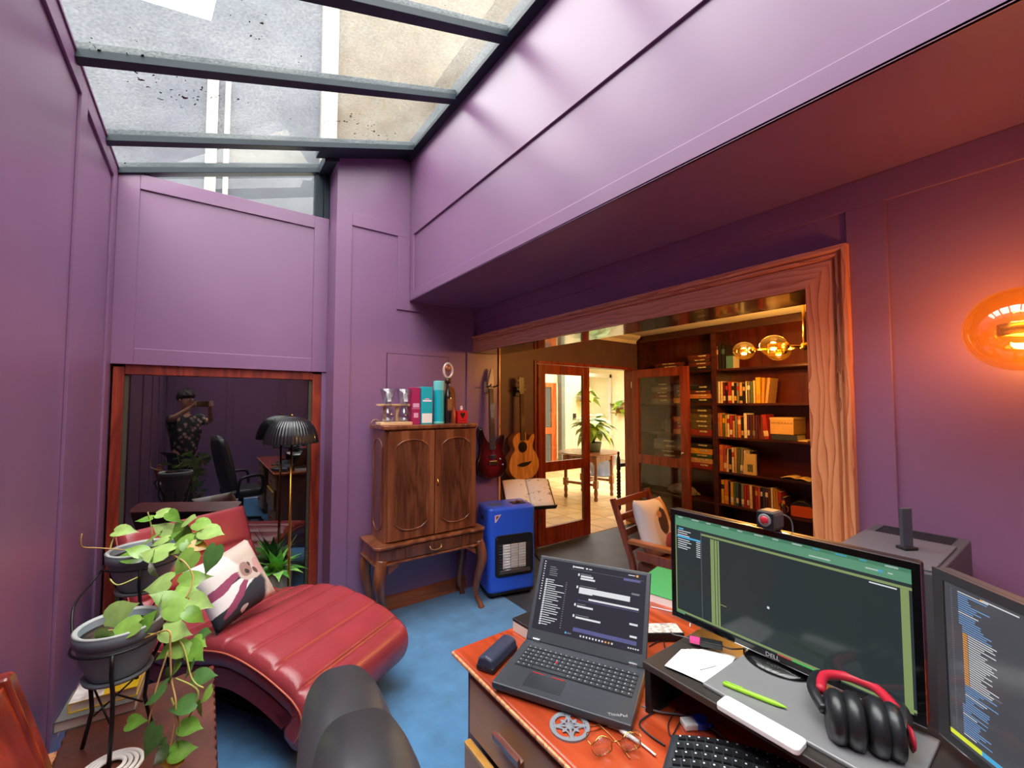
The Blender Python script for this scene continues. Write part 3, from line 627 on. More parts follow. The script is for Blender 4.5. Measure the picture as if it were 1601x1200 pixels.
MB().prism([(0.0, 0.0), (0.09, 0.0), (0.07, 0.2), (0.0, 0.2)], 0.0341, 0.0346, 'z').build('cover_picture', M('pale_cover_print', (232, 214, 200), 0.4, var=0.25, vscale=20), b2)
t = thing('coiled_cord', 'white cord coiled in rings at the near edge of the leather chest', 'cord', (*on(172, 1206, 'z', CT)[:2], CT))
for k in range(4):
    MB().tube([((0.075 - k * 0.014) * math.cos(a * math.pi / 18), (0.075 - k * 0.014) * math.sin(a * math.pi / 18), 0.007 + 0.003 * k) for a in range(36)], 0.006, 8, True).build('coil', M('white_cord', (232, 230, 224), 0.6), t)
# ------------------------------------------------------------------ wire plant stand with two potted plants
potm = M('grey_pot', (108, 117, 124), 0.55, var=0.05); soil = M('potting_soil', (64, 48, 36), 0.95, var=0.4, vscale=40, bump=1, bscale=60)
pA = depth(226, 880, 1.72); pB = depth(187, 1003, 1.40)
st = thing('plant_stand', 'black wire two-tier plant stand on the leather chest', 'plant stand', (0, 0, CT))
def ringpts(c, r, z, n=28): return [(c.x + r * math.cos(2 * math.pi * k / n), c.y + r * math.sin(2 * math.pi * k / n), z) for k in range(n)]
RA, RB = 0.118, 0.112
for c, r, zt in ((pA, RA, pA.z + 0.012 - CT), (pB, RB, pB.z + 0.012 - CT)):
    MB().tube(ringpts(c, r + 0.004, zt), 0.004, 8, True).build('pot_ring', blackm, st)
    MB().tube(ringpts(c, 0.07, zt - 0.10), 0.0035, 8, True).build('base_ring', blackm, st)
    for k in range(3):
        a = 0.5 + k * 2.094; ca, sa = math.cos(a), math.sin(a)
        MB().tube([(c.x + (r + 0.006) * ca, c.y + (r + 0.006) * sa, zt), (c.x + (r + 0.008) * ca, c.y + (r + 0.008) * sa, zt - 0.06), (c.x + 0.085 * ca, c.y + 0.085 * sa, zt - 0.13), (c.x + 0.075 * ca, c.y + 0.075 * sa, zt * 0.35), (c.x + 0.10 * ca, c.y + 0.10 * sa, 0.006)], 0.006, 8).build('wire_leg', blackm, st)
        MB().tube([(c.x + 0.085 * ca, c.y + 0.085 * sa, zt - 0.13), (c.x + 0.07 * math.cos(a + 2.094), c.y + 0.07 * math.sin(a + 2.094), zt * 0.3)], 0.003, 6).build('cross_wire', blackm, st)
MB().tube(smoothcurve([(pB.x - RB, pB.y + 0.02, pB.z + 0.01 - CT), (pB.x - RB - 0.02, pB.y + 0.12, pB.z + 0.10 - CT), (pA.x - RA - 0.03, pA.y - 0.04, pA.z - 0.03 - CT), (pA.x - RA, pA.y, pA.z + 0.012 - CT)], 6), 0.004, 8).build('link_wire', blackm, st)
def leaf_mesh(kind, fold, curl):
    L_, W_ = 1.0, 0.37; out = [(0.0, 0.0), (-0.10, 0.16), (-0.04, 0.32), (0.14, 0.43), (0.36, 0.44), (0.58, 0.34), (0.80, 0.14), (0.94, 0.04), (1.04, 0.0)]
    mid = [0.0, 0.06, 0.10, 0.2, 0.38, 0.58, 0.78, 0.92, 1.0]
    vs = []; fs = []; n = len(out)
    def P(x, y): return (x, y, -curl * x * x - fold * abs(y) + 0.10 * x)
    for i in range(n): vs.append(P(mid[i], 0))
    for i in range(n): vs.append(P(out[i][0], out[i][1] * W_ / 0.45))
    for i in range(n): vs.append(P(out[i][0], -out[i][1] * W_ / 0.45))
    for i in range(n - 1):
        fs.append((i, i + 1, n + i + 1, n + i)); fs.append((i + 1, i, 2 * n + i, 2 * n + i + 1))
    return vs, fs
greens = []
for i, c in enumerate(((106, 152, 56), (132, 172, 76), (76, 120, 58), (156, 188, 104), (180, 142, 48))):
    m = M('leaf_green_%d' % i, c, 0.25, var=0.08, vscale=3); nb = m.node_tree.nodes['Principled BSDF']; sset(nb, subsurface_weight=0.0, transmission_weight=0.0); greens.append(m)
leafdata = {}
for gi in range(5):
    for vi, (fo, cu) in enumerate(((0.12, 0.12), (-0.18, 0.35), (0.25, 0.5))):
        vs, fs = leaf_mesh(0, fo, cu); leafdata[gi, vi] = MB().add(vs, fs, smooth=True).data('leaf', greens[gi])
def pothos(name, label, c, R, top, leaves, stems):
    t = thing(name, label, 'plant', (c.x, c.y, c.z - 0.09))
    z0 = 0.0
    MB().lathe([(0.0, 0), (0.072, 0), (0.074, 0.006), (0.095, 0.06), (R - 0.008, 0.105), (R - 0.004, 0.115), (R + 0.0, 0.117), (R + 0.002, 0.15), (R - 0.004, 0.154), (R - 0.012, 0.15), (R - 0.014, 0.12), (0.0, 0.12)], 40).build('pot', potm, t)
    MB().lathe([(R - 0.002, 0.147), (R + 0.003, 0.152), (R - 0.003, 0.157), (R - 0.012, 0.151)], 40, caps=False).build('pot_rim', M('pale_pot_rim', (168, 172, 170), 0.5), t)
    MB().lathe([(0.0, 0.132), (0.05, 0.136), (R - 0.013, 0.128)], 30).build('soil', soil, t)
    MB().lathe([(0.0, -0.008), (0.085, -0.008), (0.09, 0.004), (0.08, 0.0), (0, 0.0)], 36).build('saucer', potm, t)
    org = Vector((c.x, c.y, c.z - 0.09))
    for (px, py, tt, size, an, gi, vi) in leaves:
        P = depth(px, py, tt); s_ = size / 664.0 * tt * 0.92
        d = (RT * math.cos(rad(an)) + UP * math.sin(rad(an)) + FW * random.uniform(-0.5, 0.25)).normalized()
        nn = (UP * random.uniform(0.5, 1.0) - FW * random.uniform(0.3, 0.9) + RT * random.uniform(-0.6, 0.6)); nn = (nn - d * nn.dot(d)).normalized(); yy = nn.cross(d)
        o = link('leaf', leafdata[gi, vi], t); o.matrix_local = Matrix.Translation(P - org - d * s_ * 0.45) @ Matrix((d, yy, nn)).transposed().to_4x4() @ Matrix.Scale(s_, 4)
    for k, pts in enumerate(stems):
        MB().tube(smoothcurve([depth(*p) - org for p in pts], 6), 0.0026, 6).build('stem', M('yellow_green_stem', (170, 176, 84), 0.5) if k % 3 else M('tan_stem', (196, 158, 96), 0.6), t)
    return t
pothos('potted_philodendron', 'trailing green philodendron in the higher grey pot beside the window', pA, RA, 0, [
    (297, 812, 1.68, 34, 20, 3, 0), (318, 819, 1.66, 36, -8, 1, 0), (331, 831, 1.62, 44, -6, 3, 0), (306, 842, 1.62, 40, 200, 1, 1), (284, 853, 1.60, 42, 215, 1, 0), (282, 827, 1.70, 44, 130, 0, 1),
    (255, 826, 1.70, 36, 160, 3, 0), (232, 844, 1.66, 40, 220, 1, 0), (248, 843, 1.64, 30, 190, 3, 2), (243, 863, 1.58, 58, 185, 3, 0), (203, 869, 1.62, 44, 170, 0, 1), (238, 884, 1.55, 48, 250, 2, 1),
    (288, 880, 1.55, 46, 235, 1, 0), (330, 873, 1.52, 46, 260, 2, 0), (226, 811, 1.72, 24, 190, 0, 0), (259, 800, 1.72, 30, 10, 3, 0), (271, 807, 1.70, 28, -30, 0, 1), (194, 829, 1.70, 34, 5, 3, 1),
    (302, 905, 1.52, 46, 15, 1, 1), (247, 914, 1.50, 52, 200, 3, 0), (284, 925, 1.48, 44, 190, 1, 0), (300, 856, 1.60, 34, -40, 0, 2), (266, 842, 1.66, 36, 60, 0, 1), (214, 861, 1.60, 34, 150, 1, 1), (312, 853, 1.6, 30, -20, 4, 0)],
    [[(225, 862, 1.68), (180, 858, 1.66), (150, 856, 1.62), (130, 855, 1.58), (126, 846, 1.56), (128, 834, 1.56)], [(172, 858, 1.66), (178, 840, 1.68), (188, 829, 1.70)], [(240, 850, 1.7), (236, 820, 1.72), (231, 800, 1.72)],
     [(268, 866, 1.62), (290, 880, 1.52), (302, 905, 1.5), (290, 935, 1.46)], [(215, 902, 1.55), (185, 914, 1.5), (172, 905, 1.5)], [(260, 860, 1.66), (290, 840, 1.64), (318, 826, 1.62)]])
pothos('potted_philodendron', 'trailing philodendron in the lower, nearer grey pot above the magazines', pB, RB, 0, [
    (188, 956, 1.42, 56, 25, 3, 0), (246, 954, 1.40, 46, 250, 3, 0), (284, 954, 1.40, 52, -20, 1, 0), (311, 941, 1.42, 44, -8, 3, 1), (193, 983, 1.34, 48, 200, 1, 0), (161, 998, 1.32, 42, 235, 1, 1), (275, 987, 1.36, 50, -10, 3, 0),
    (263, 1016, 1.36, 40, 200, 0, 1), (287, 1014, 1.36, 42, -15, 1, 0), (304, 1019, 1.36, 44, -25, 0, 0), (295, 1044, 1.35, 38, 250, 2, 0), (273, 1042, 1.36, 40, 220, 0, 1), (320, 1056, 1.34, 36, -5, 2, 0), (243, 1085, 1.30, 48, 225, 2, 0),
    (285, 1103, 1.30, 42, 185, 2, 1), (322, 1086, 1.32, 30, 235, 1, 0), (306, 1110, 1.32, 34, 265, 0, 2), (298, 1135, 1.30, 40, -5, 0, 0), (211, 1128, 1.34, 34, 15, 0, 1), (235, 1158, 1.27, 52, 255, 2, 0), (250, 1178, 1.27, 46, 240, 2, 0),
    (285, 1173, 1.28, 42, 5, 0, 0), (268, 1188, 1.28, 38, 190, 4, 1), (273, 1157, 1.29, 34, 100, 2, 2), (311, 1004, 1.38, 32, -12, 1, 0), (230, 970, 1.38, 34, 60, 0, 1), (256, 935, 1.42, 40, 150, 1, 0), (304, 962, 1.38, 36, -35, 0, 1), (262, 1060, 1.33, 36, 240, 2, 1), (319, 990, 1.4, 30, 20, 2, 0)],
    [[(220, 1000, 1.38), (262, 985, 1.34), (266, 1010, 1.33), (268, 1060, 1.32), (275, 1100, 1.30), (270, 1150, 1.29), (262, 1180, 1.28)], [(228, 990, 1.38), (280, 1000, 1.36), (300, 1060, 1.33), (318, 1075, 1.32)],
     [(200, 985, 1.36), (222, 968, 1.38), (240, 960, 1.4)], [(262, 1020, 1.33), (246, 1070, 1.31), (232, 1130, 1.29)], [(275, 1060, 1.33), (310, 1080, 1.32), (296, 1120, 1.31)], [(268, 1090, 1.31), (282, 1140, 1.30), (270, 1165, 1.29)], [(200, 990, 1.36), (170, 985, 1.36), (160, 1000, 1.33)]])
# ------------------------------------------------------------------ agave by the window
t = thing('potted_agave', 'bright green agave in a pale pot between chaise and window', 'plant', (0.44, 3.37, 0))
MB().lathe([(0, 0), (0.07, 0), (0.073, 0.01), (0.098, 0.40), (0.10, 0.42), (0.09, 0.42), (0.088, 0.37), (0, 0.37)], 36).build('pot', M('pale_stone_pot', (176, 180, 162), 0.7, var=0.06), t)
MB().lathe([(0, 0.385), (0.088, 0.375)], 24).build('soil', soil, t)
ag = [M('agave_green_%d' % i, c, 0.4, var=0.12, vscale=8) for i, c in enumerate(((124, 198, 84), (92, 170, 66), (156, 216, 110)))]
def blade(v_curl, w):
    vs = []; fs = []; N = 8
    for i in range(N + 1):
        u = i / N; ww = w * (math.sin(min(1, u * 1.15 + 0.22) * math.pi) ** 0.8) if u < 0.995 else 0.0
        z = u - v_curl * u * u * 0.5; y = v_curl * u * u * 0.6 + 0.25 * u
        vs += [(-ww, y - 0.03 * ww / w, z), (0, y + 0.02, z - 0.0), (ww, y - 0.03 * ww / w, z)]
    for i in range(N):
        a = i * 3; fs += [(a, a + 1, a + 4, a + 3), (a + 1, a + 2, a + 5, a + 4)]
    return MB().add(vs, fs, smooth=True)
bd = [[blade(c, w).data('leaf', g) for c, w in ((0.2, 0.13), (0.7, 0.14), (1.1, 0.15))] for g in ag]
for k in range(30):
    ring_ = 0 if k < 7 else (1 if k < 17 else 2)
    a = k * 2.399; o = link('leaf', bd[k % 3][ring_], t); s_ = (0.29, 0.31, 0.30)[ring_] * random.uniform(0.85, 1.1) * (1.0 if math.cos(a) < 0.1 else 0.5)
    o.matrix_local = Matrix.Translation((0, 0, 0.38)) @ Matrix.Rotation(a, 4, 'Z') @ Matrix.Rotation(rad((-4, -16, -34)[ring_]), 4, 'X') @ Matrix.Scale(s_, 4)
# ------------------------------------------------------------------ wooden chair, lower left corner
t = thing('wooden_chair', 'polished red-brown wooden chair, only its back showing by the left wall', 'chair', (-0.10, 1.34, 0), 0)
cw = wood('polished_red_wood', (96, 26, 14), (130, 42, 22), (146, 56, 30), 'z', 1.0, 0.22, 0.5)
Box('seat', cw, -0.17, 0.20, -0.20, 0.20, 0.42, 0.45, t, 0.01)
for x in (-0.15, 0.18):
    for y in (-0.18, 0.18): MB().cyl((x, y, 0.42), (x * 1.05, y * 1.05, 0), 0.018, 0.012).build('leg', cw, t)
def bkf(y0, y1, th=0.014, top=0.915):
    pts = smoothcurve([(-0.135, 0.42, 0), (-0.165, 0.55, 0), (-0.195, 0.68, 0), (-0.262, top, 0)], 6)
    poly = [(p.x - th, p.y) for p in pts] + [(p.x + th, p.y) for p in pts[::-1]]
    return MB().prism(poly, y0, y1, 'y')
bkf(-0.21, -0.165).build('back_post', cw, t, 0.008, segs=3); bkf(0.165, 0.21).build('back_post', cw, t, 0.008, segs=3)
bkf(-0.165, 0.165, 0.008, 0.90).build('back_panel', cw, t, 0.003)
# ------------------------------------------------------------------ office chair
blk_lea = M('black_leather', (52, 53, 56), 0.34, spec=0.6, var=0.06, bump=0.08, bscale=90)
t = thing('office_chair', 'black padded leather office chair pulled up to the desk', 'chair', (0.30, 0.545, 0), rad(-12))
def pad(nm, x0, x1, W, H, z0, lean, bulge, parent, pleats=0, yc=0.0):
    # x thickness front = +x, y width, z height ; superellipse slab
    def f(u, v_):
        a = v_ * 2 * math.pi; zz = u * 2 - 1
        rr = max(0.0, 1 - abs(zz) ** 3.2) ** (1 / 3.2)
        cx = math.copysign(abs(math.cos(a)) ** 0.75, math.cos(a)); sy = math.copysign(abs(math.sin(a)) ** 0.62, math.sin(a))
        z = z0 + H / 2 + zz * H / 2; T_ = (x1 - x0) / 2
        x = (x0 + x1) / 2 + cx * T_ * (0.25 + 0.75 * rr) * (1 if rr > 0 else 0) + lean * (z - 0.45)
        y = sy * W / 2 * (0.35 + 0.65 * rr if rr > 0 else 0)
        if pleats and abs(sy) > 0.55: y += 0.007 * math.sin(a * 26 + zz * 30) * (abs(sy) - 0.55)
        return (x, y + yc, z)
    return MB().grid(f, 34, 96, wrap=True).build(nm, blk_lea, parent)
pad('back_shell', -0.075, 0.075, 0.47, 0.735, 0.41, -0.22, 0, t)
pad('front_cushion', -0.055, 0.095, 0.34, 0.745, 0.42, -0.22, 0, t, yc=-0.10)
MB().prism([(-0.06, -0.26), (0.30, -0.25), (0.34, -0.18), (0.34, 0.18), (0.30, 0.25), (-0.06, 0.26)], 0.40, 0.50, 'z').build('seat', blk_lea, t, 0.04, segs=4)
for sy in (-1, 1):
    MB().tube(smoothcurve([(0.0, sy * 0.29, 0.42), (0.02, sy * 0.30, 0.62), (0.10, sy * 0.30, 0.66), (0.25, sy * 0.29, 0.66), (0.28, sy * 0.28, 0.55), (0.26, sy * 0.26, 0.44)], 5), 0.018, 8).build('armrest', black, t)
MB().cyl((0.12, 0, 0.08), (0.12, 0, 0.40), 0.03).build('gas_column', blackm, t)
for k in range(5):
    a = k * 1.2566; o = MB().tube([(0.12, 0, 0.10), (0.12 + 0.24 * math.cos(a), 0.24 * math.sin(a), 0.07)], [0.03, 0.016], 8).build('base_spoke', black, t)
    MB().lathe([(0.0, -0.02), (0.028, -0.02), (0.028, 0.02), (0, 0.02)], 14, T=Matrix.Translation((0.12 + 0.24 * math.cos(a), 0.24 * math.sin(a), 0.03)) @ Matrix.Rotation(rad(90), 4, 'X')).build('caster', black, t)
# ------------------------------------------------------------------ tall cabinet on cabriole legs
cabw = wood('walnut_cabinet', (84, 42, 24), (120, 66, 40), (138, 82, 52), 'z', 0.8, 0.3, 0.35)
cabp = wood('figured_walnut_panel', (70, 36, 24), (96, 54, 36), (108, 62, 42), 'z', 1.2, 0.22, 0.5)
t = thing('drinks_cabinet', 'tall carved walnut cabinet on cabriole legs against the purple pier', 'cabinet', (1.37, 3.0, 0))
def serp(x0, x1, y0, y1, e=0.0):     # plan outline with a gently breaking front
    return [(x0, y1), (x0, y0 + 0.03), (x0 + 0.03, y0), (x0 + 0.12, y0 - 0.004 - e), (x0 + 0.14, y0 + 0.008 - e), ((x0 + x1) / 2, y0 + 0.012 - e), (x1 - 0.14, y0 + 0.008 - e), (x1 - 0.12, y0 - 0.004 - e), (x1 - 0.03, y0), (x1, y0 + 0.03), (x1, y1)]
Box('carcass', cabw, -0.355, 0.37, -0.115, 0.15, 0.60, 1.37, t, 0.004)
MB().prism(serp(-0.375, 0.39, -0.15, 0.165), 1.37, 1.40, 'z').build('cornice', cabw, t, 0.008, segs=3)
def wavy(w, h, n=16):
    q = []
    cs = [(-w, -h), (w, -h), (w, h), (-w, h)]
    for k in range(4):
        a = Vector(cs[k]); b_ = Vector(cs[(k + 1) % 4]); d = (b_ - a); nn = Vector((d.y, -d.x)).normalized(); l = d.length
        for i in range(n):
            u = i / n; e = 0.03 / l
            if u < e or u > 1 - e: continue
            wv = 0.007 * math.cos((u - 0.5) * 2 * math.pi * (1.0 if k % 2 == 0 else 2.0)) * (1.2 if k % 2 == 0 else 0.6)
            q.append((a + d * u + nn * wv)[:])
    return q
def cab_door(xc, hinge):
    d = MB().box(-0.172, 0.172, -0.012, 0.012, -0.375, 0.375).build('door', cabw, t, 0.003, loc=(xc, -0.128, 0.985))
    out = wavy(0.118, 0.305)
    MB().prism(out, -0.0135, -0.012, 'y').build('panel', cabp, d)
    MB().tube([(u, -0.0145, v_) for u, v_ in out], 0.0055, 8, True).build('carved_bead', cabw, d)
    return d
cab_door(-0.172 + 0.0065 - 0.0, 0); d = cab_door(0.172 + 0.0125, 1)
MB().tube([(-0.155, -0.02, -0.03), (-0.155, -0.028, -0.01), (-0.155, -0.02, 0.02)], 0.005).build('key_plate', brass, d)
sp_ = MB().prism(wavy(0.085, 0.31), -0.0565, -0.0545, 'x', T=Matrix.Translation((-0.302, 0.015, 0.985))); sp_.build('side_panel', cabp, t)
MB().tube([(-0.359, 0.015 + u, 0.985 + v_) for u, v_ in wavy(0.085, 0.31)], 0.005, 8, True).build('side_bead', cabw, t)
MB().prism(serp(-0.435, 0.43, -0.19, 0.17, 0.004), 0.58, 0.60, 'z').build('stand_moulding', cabw, t, 0.006, segs=3)
Box('apron', cabw, -0.415, 0.41, -0.165, 0.165, 0.485, 0.58, t, 0.004)
MB().prism(serp(-0.43, 0.425, -0.185, 0.17, 0.002), 0.47, 0.486, 'z').build('lower_bead', cabw, t, 0.005, segs=3)
d = MB().box(-0.22, 0.22, -0.006, 0.006, -0.04, 0.04).build('drawer', cabp, t, 0.003, loc=(0, -0.170, 0.533))
MB().tube([(-0.045, -0.012, 0.012), (-0.04, -0.022, -0.008), (-0.015, -0.024, -0.016), (0.015, -0.024, -0.016), (0.04, -0.022, -0.008), (0.045, -0.012, 0.012)], 0.004).build('handle', M('aged_brass', (168, 132, 84), 0.35, 0.9), d)
for sx in (-1, 1): Box('end_block', cabp, sx * 0.33 - 0.07, sx * 0.33 + 0.07, -0.171, -0.165, 0.495, 0.572, t, 0.002)
for sx in (-1, 1):
    for sy, yy in ((-1, -0.15), (1, 0.125)):
        bx_ = sx * 0.375 + (-0.002)
        oy = sy if sy < 0 else 0.2
        pts = smoothcurve([(bx_, yy, 0.50), (bx_ + sx * 0.018, yy + oy * 0.018, 0.43), (bx_ + sx * 0.022, yy + oy * 0.022, 0.35), (bx_ - sx * 0.002, yy - oy * 0.002, 0.22), (bx_ - sx * 0.012, yy - oy * 0.01, 0.10), (bx_ + sx * 0.012, yy + oy * 0.012, 0.035), (bx_ + sx * 0.02, yy + oy * 0.02, 0.0)], 5)
        N = len(pts); rs = []
        for i in range(N):
            u = i / (N - 1); rs.append(0.040 - 0.004 * u if u < 0.25 else (0.039 - (u - 0.25) * 0.045 if u < 0.8 else 0.0142 + (u - 0.8) * 0.06))
        MB().tube(pts, rs, 12).build('cabriole_leg', cabw, t)
    MB().prism([(sx * 0.34, 0.47), (sx * 0.25, 0.47), (sx * 0.29, 0.445), (sx * 0.34, 0.41)], -0.175, -0.15, 'y').build('knee_bracket', cabw, t)
# ---- things on top of the cabinet (z = 1.40)
ZC = 1.40
pale_w = wood('pale_pine', (206, 164, 118), (228, 190, 146), (238, 206, 166), 'x', 1.0, 0.5)
gls = thin_glass('drinking_glass', (246, 248, 250), 0.10)
t = thing('glass_rack', 'small pale wooden rack for flared glasses on the cabinet', 'rack', (1.11, 2.97, ZC))
MB().prism([(-0.115, -0.06), (0.115, -0.06), (0.115, 0.06), (-0.115, 0.06)], 0, 0.022, 'z').build('base_board', pale_w, t, 0.004)
Box('upper_board', pale_w, -0.115, 0.115, -0.012, 0.055, 0.135, 0.15, t, 0.003)
for x in (-0.062, 0.03): Box('post', pale_w, x - 0.012, x + 0.012, 0.015, 0.035, 0.022, 0.135, t, 0.003)
for i, x in enumerate((-0.058, 0.062)):
    g = thing('flared_glass', ('flared clear beer glass standing in the pale rack, nearer the window', 'flared clear beer glass standing in the pale rack, next to the magenta box')[i], 'glass', (1.11 + x, 2.945, ZC + 0.022), group='glasses in the wooden rack')
    MB().lathe([(0.0, 0.002), (0.02, 0.002), (0.036, 0.02), (0.042, 0.045), (0.034, 0.075), (0.022, 0.10), (0.024, 0.125), (0.036, 0.17), (0.052, 0.235), (0.0545, 0.235), (0.0385, 0.17), (0.027, 0.125), (0.025, 0.10), (0.037, 0.075), (0.045, 0.045), (0.039, 0.018), (0.02, 0.0), (0, 0)], 28).build('glass_wall', gls, g)
    MB().prism([(-0.014, 0.0), (0.014, 0.0), (0.010, 0.05), (0.016, 0.055), (0.0, 0.066), (-0.016, 0.055), (-0.010, 0.05)], -0.0345, -0.034, 'y', T=Matrix.Translation((0, 0, 0.145))).build('white_print', paper, g)
def carton(name, label, x0, x1, y0, dpt, h, m, extra=None, cat='box', rot=0):
    t = thing(name, label, cat, ((x0 + x1) / 2, y0 + dpt / 2, ZC), rot); w = (x1 - x0) / 2
    Box('carton', m, -w, w, -dpt / 2, dpt / 2, 0, h, t, 0.003)
    for (a, b_, c0, c1, mm, nm) in (extra or []): Box(nm, mm, a * w, b_ * w, -dpt / 2 - 0.0006, -dpt / 2 + 0.001, c0, c1, t)
    return t
mag = M('magenta_card', (168, 38, 92), 0.4); teal = M('teal_card', (26, 176, 190), 0.35)
pinkp = M('pale_pink_print', (226, 170, 200), 0.5)
carton('whisky_box', 'narrow magenta bottle carton on the cabinet', 1.232, 1.302, 2.95, 0.08, 0.272, mag, [(-0.5, 0.5, 0.05, 0.085, pinkp, 'print'), (-0.7, 0.7, 0.125, 0.155, pinkp, 'print'), (-0.9, 0.9, 0.115, 0.119, pinkp, 'print')])
carton('whisky_box', 'teal and white bottle carton next to the magenta one', 1.306, 1.394, 2.94, 0.09, 0.278, teal, [(-0.92, 0.92, 0.01, 0.08, paper, 'white_label'), (-0.8, 0.8, 0.168, 0.180, paper, 'print'), (-0.4, 0.4, 0.183, 0.192, MATS['pale_pink_print'], 'print')])
t = thing('whisky_tube', 'tall teal cylindrical bottle tube on the cabinet', 'tube', (1.463, 2.975, ZC))
MB().lathe([(0, 0), (0.041, 0), (0.041, 0.322), (0.0, 0.322)], 32).build('tube_body', teal, t, angle=40)
MB().lathe([(0.0415, 0.0), (0.0425, 0.002), (0.0425, 0.014), (0.0415, 0.016)], 32).build('base_band', M('pale_teal', (120, 208, 206), 0.4), t)
MB().lathe([(0.0415, 0.255), (0.0425, 0.256), (0.0425, 0.322), (0.038, 0.326), (0, 0.326)], 32).build('cap', MATS['pale_teal'], t, angle=40)
t = thing('glazed_case', 'brown wooden arched case behind the dark bottle on the cabinet', 'case', (1.60, 3.08, ZC))
ar = [(-0.045, 0), (0.045, 0), (0.045, 0.23)] + [(0.045 * math.cos(a * math.pi / 10), 0.23 + 0.06 * math.sin(a * math.pi / 10)) for a in range(1, 10)] + [(-0.045, 0.23)]
MB().prism(ar, -0.035, 0.035, 'y').build('case_body', wood('case_wood', (110, 58, 26), (140, 80, 40), None, 'z', 1, 0.4), t, 0.003)
t = thing('bottle', 'dark bottle with an oval white medallion on top, beside the teal tube', 'bottle', (1.548, 2.99, ZC))
MB().lathe([(0, 0), (0.032, 0), (0.034, 0.01), (0.034, 0.20), (0.026, 0.235), (0.014, 0.26), (0.014, 0.31), (0, 0.31)], 28).build('bottle_body', M('dark_bottle_glass', (44, 30, 34), 0.12, coat=0.5), t, angle=60)
Box('label', M('bronze_label', (150, 96, 66), 0.4), -0.02, 0.02, -0.0355, -0.033, 0.10, 0.19, t)
MB().lathe([(0.018, 0.31), (0.024, 0.318), (0.024, 0.345), (0.014, 0.352), (0, 0.352)], 20).build('stopper', M('dark_bronze', (84, 60, 44), 0.35, 0.8), t)
MB().tube([(0.038 * math.cos(a * math.pi / 14), 0, 0.412 + 0.056 * math.sin(a * math.pi / 14)) for a in range(28)], 0.009, 8, True).build('oval_ring', M('ivory_metal', (232, 214, 204), 0.3, 0.3), t)
MB().lathe([(0, -0.004), (0.027, -0.004), (0.027, 0.004), (0, 0.004)], 20, T=Matrix.Translation((0, 0, 0.433)) @ Matrix.Rotation(rad(90), 4, 'X')).build('medallion', M('copper_medallion', (196, 128, 104), 0.35, 0.5), t)
t = thing('miniature_bottle', 'tiny copper coloured bottle in front of the dark bottle', 'bottle', (1.565, 2.93, ZC))
MB().lathe([(0, 0), (0.017, 0), (0.017, 0.085), (0.011, 0.10), (0.011, 0.125), (0, 0.125)], 20).build('bottle_body', M('copper_foil', (150, 76, 52), 0.3, 0.7), t, angle=50)
t = thing('red_flask', 'small square red bottle with a black emblem at the cabinet end', 'bottle', (1.652, 2.96, ZC))
Box('flask_body', M('red_lacquer', (214, 34, 44), 0.3, coat=0.3), -0.044, 0.044, -0.022, 0.022, 0, 0.098, t, 0.004)
MB().cyl((0, 0, 0.098), (0, 0, 0.12), 0.012).ball((0, 0, 0.124), 0.012, 8).build('stopper', M('pale_stopper', (226, 190, 180), 0.4), t)
MB().prism([(0, -0.028), (0.018, 0.0), (0.022, 0.014), (0.012, 0.022), (0, 0.012), (-0.012, 0.022), (-0.022, 0.014), (-0.018, 0.0)], -0.0228, -0.0215, 'y', T=Matrix.Translation((0, 0, 0.062))).build('emblem', black, t)
Box('print', black, -0.026, 0.026, -0.0226, -0.0215, 0.018, 0.022, t)
t = thing('leather_loop', 'small tan strap loop lying behind the glass rack', 'strap', (0.985, 3.0, ZC))
MB().tube([(0.03 * math.cos(a * math.pi / 10), 0, 0.004 + 0.035 * math.sin(a * math.pi / 10)) for a in range(11)], 0.005, 6).build('strap', M('tan_strap', (150, 112, 84), 0.6), t)
# ------------------------------------------------------------------ gas heater
hb = M('blue_enamel', (44, 94, 226), 0.3, coat=0.4)
t = thing('gas_heater', 'bright blue portable gas heater with a black grille by the cabinet', 'heater', (2.09, 2.968, 0), rad(-13.4))
def rrect(w, d_, r, n=6, bulge=0.0):
    q = []
    for cx, cy, a0 in ((w - r, d_ - r, 0), (-w + r, d_ - r, 90), (-w + r, -d_ + r, 180), (w - r, -d_ + r, 270)):
        for k in range(n + 1):
            a = rad(a0 + 90 * k / n); q.append((cx + r * math.cos(a), cy + r * math.sin(a)))
    return q
rr = rrect(0.208, 0.148, 0.045)
MB().prism(rr, 0.045, 0.715, 'z').build('enamel_body', hb, t, 0.022, segs=4, angle=35)
MB().prism(rrect(0.20, 0.14, 0.04), 0.03, 0.05, 'z').build('base_tray', black, t)
MB().prism(rrect(0.155, 0.125, 0.03), 0.0, 0.004, 'z', T=Matrix.Translation((0, -0.0, 0)) ).v
gr = MB().prism(rrect(0.165, 0.165, 0.03), -0.156, -0.146, 'y', T=Matrix.Translation((0.012, 0, 0.335))).build('grille_surround', black, t, 0.004)
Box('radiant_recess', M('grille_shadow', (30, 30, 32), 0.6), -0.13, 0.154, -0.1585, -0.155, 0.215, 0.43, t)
for k in range(3): Box('radiant_plaque', M('white_ceramic', (226, 222, 216), 0.7, var=0.05), -0.09 + k * 0.068, -0.09 + k * 0.068 + 0.064, -0.162, -0.1575, 0.235, 0.425, t, 0.002)
for k in range(10): MB().cyl((-0.125, -0.168, 0.228 + k * 0.0215), (0.15, -0.168, 0.228 + k * 0.0215), 0.0016, n=6).build('guard_wire', chrome, t)
MB().prism([(-0.125, 0.20), (0.15, 0.20), (0.14, 0.225), (-0.115, 0.225)], -0.172, -0.156, 'y').build('reflector_tray', M('dull_metal_tray', (120, 110, 104), 0.35, 0.7), t)
Box('pilot_light', chrome, -0.143, -0.133, -0.16, -0.155, 0.474, 0.482, t)
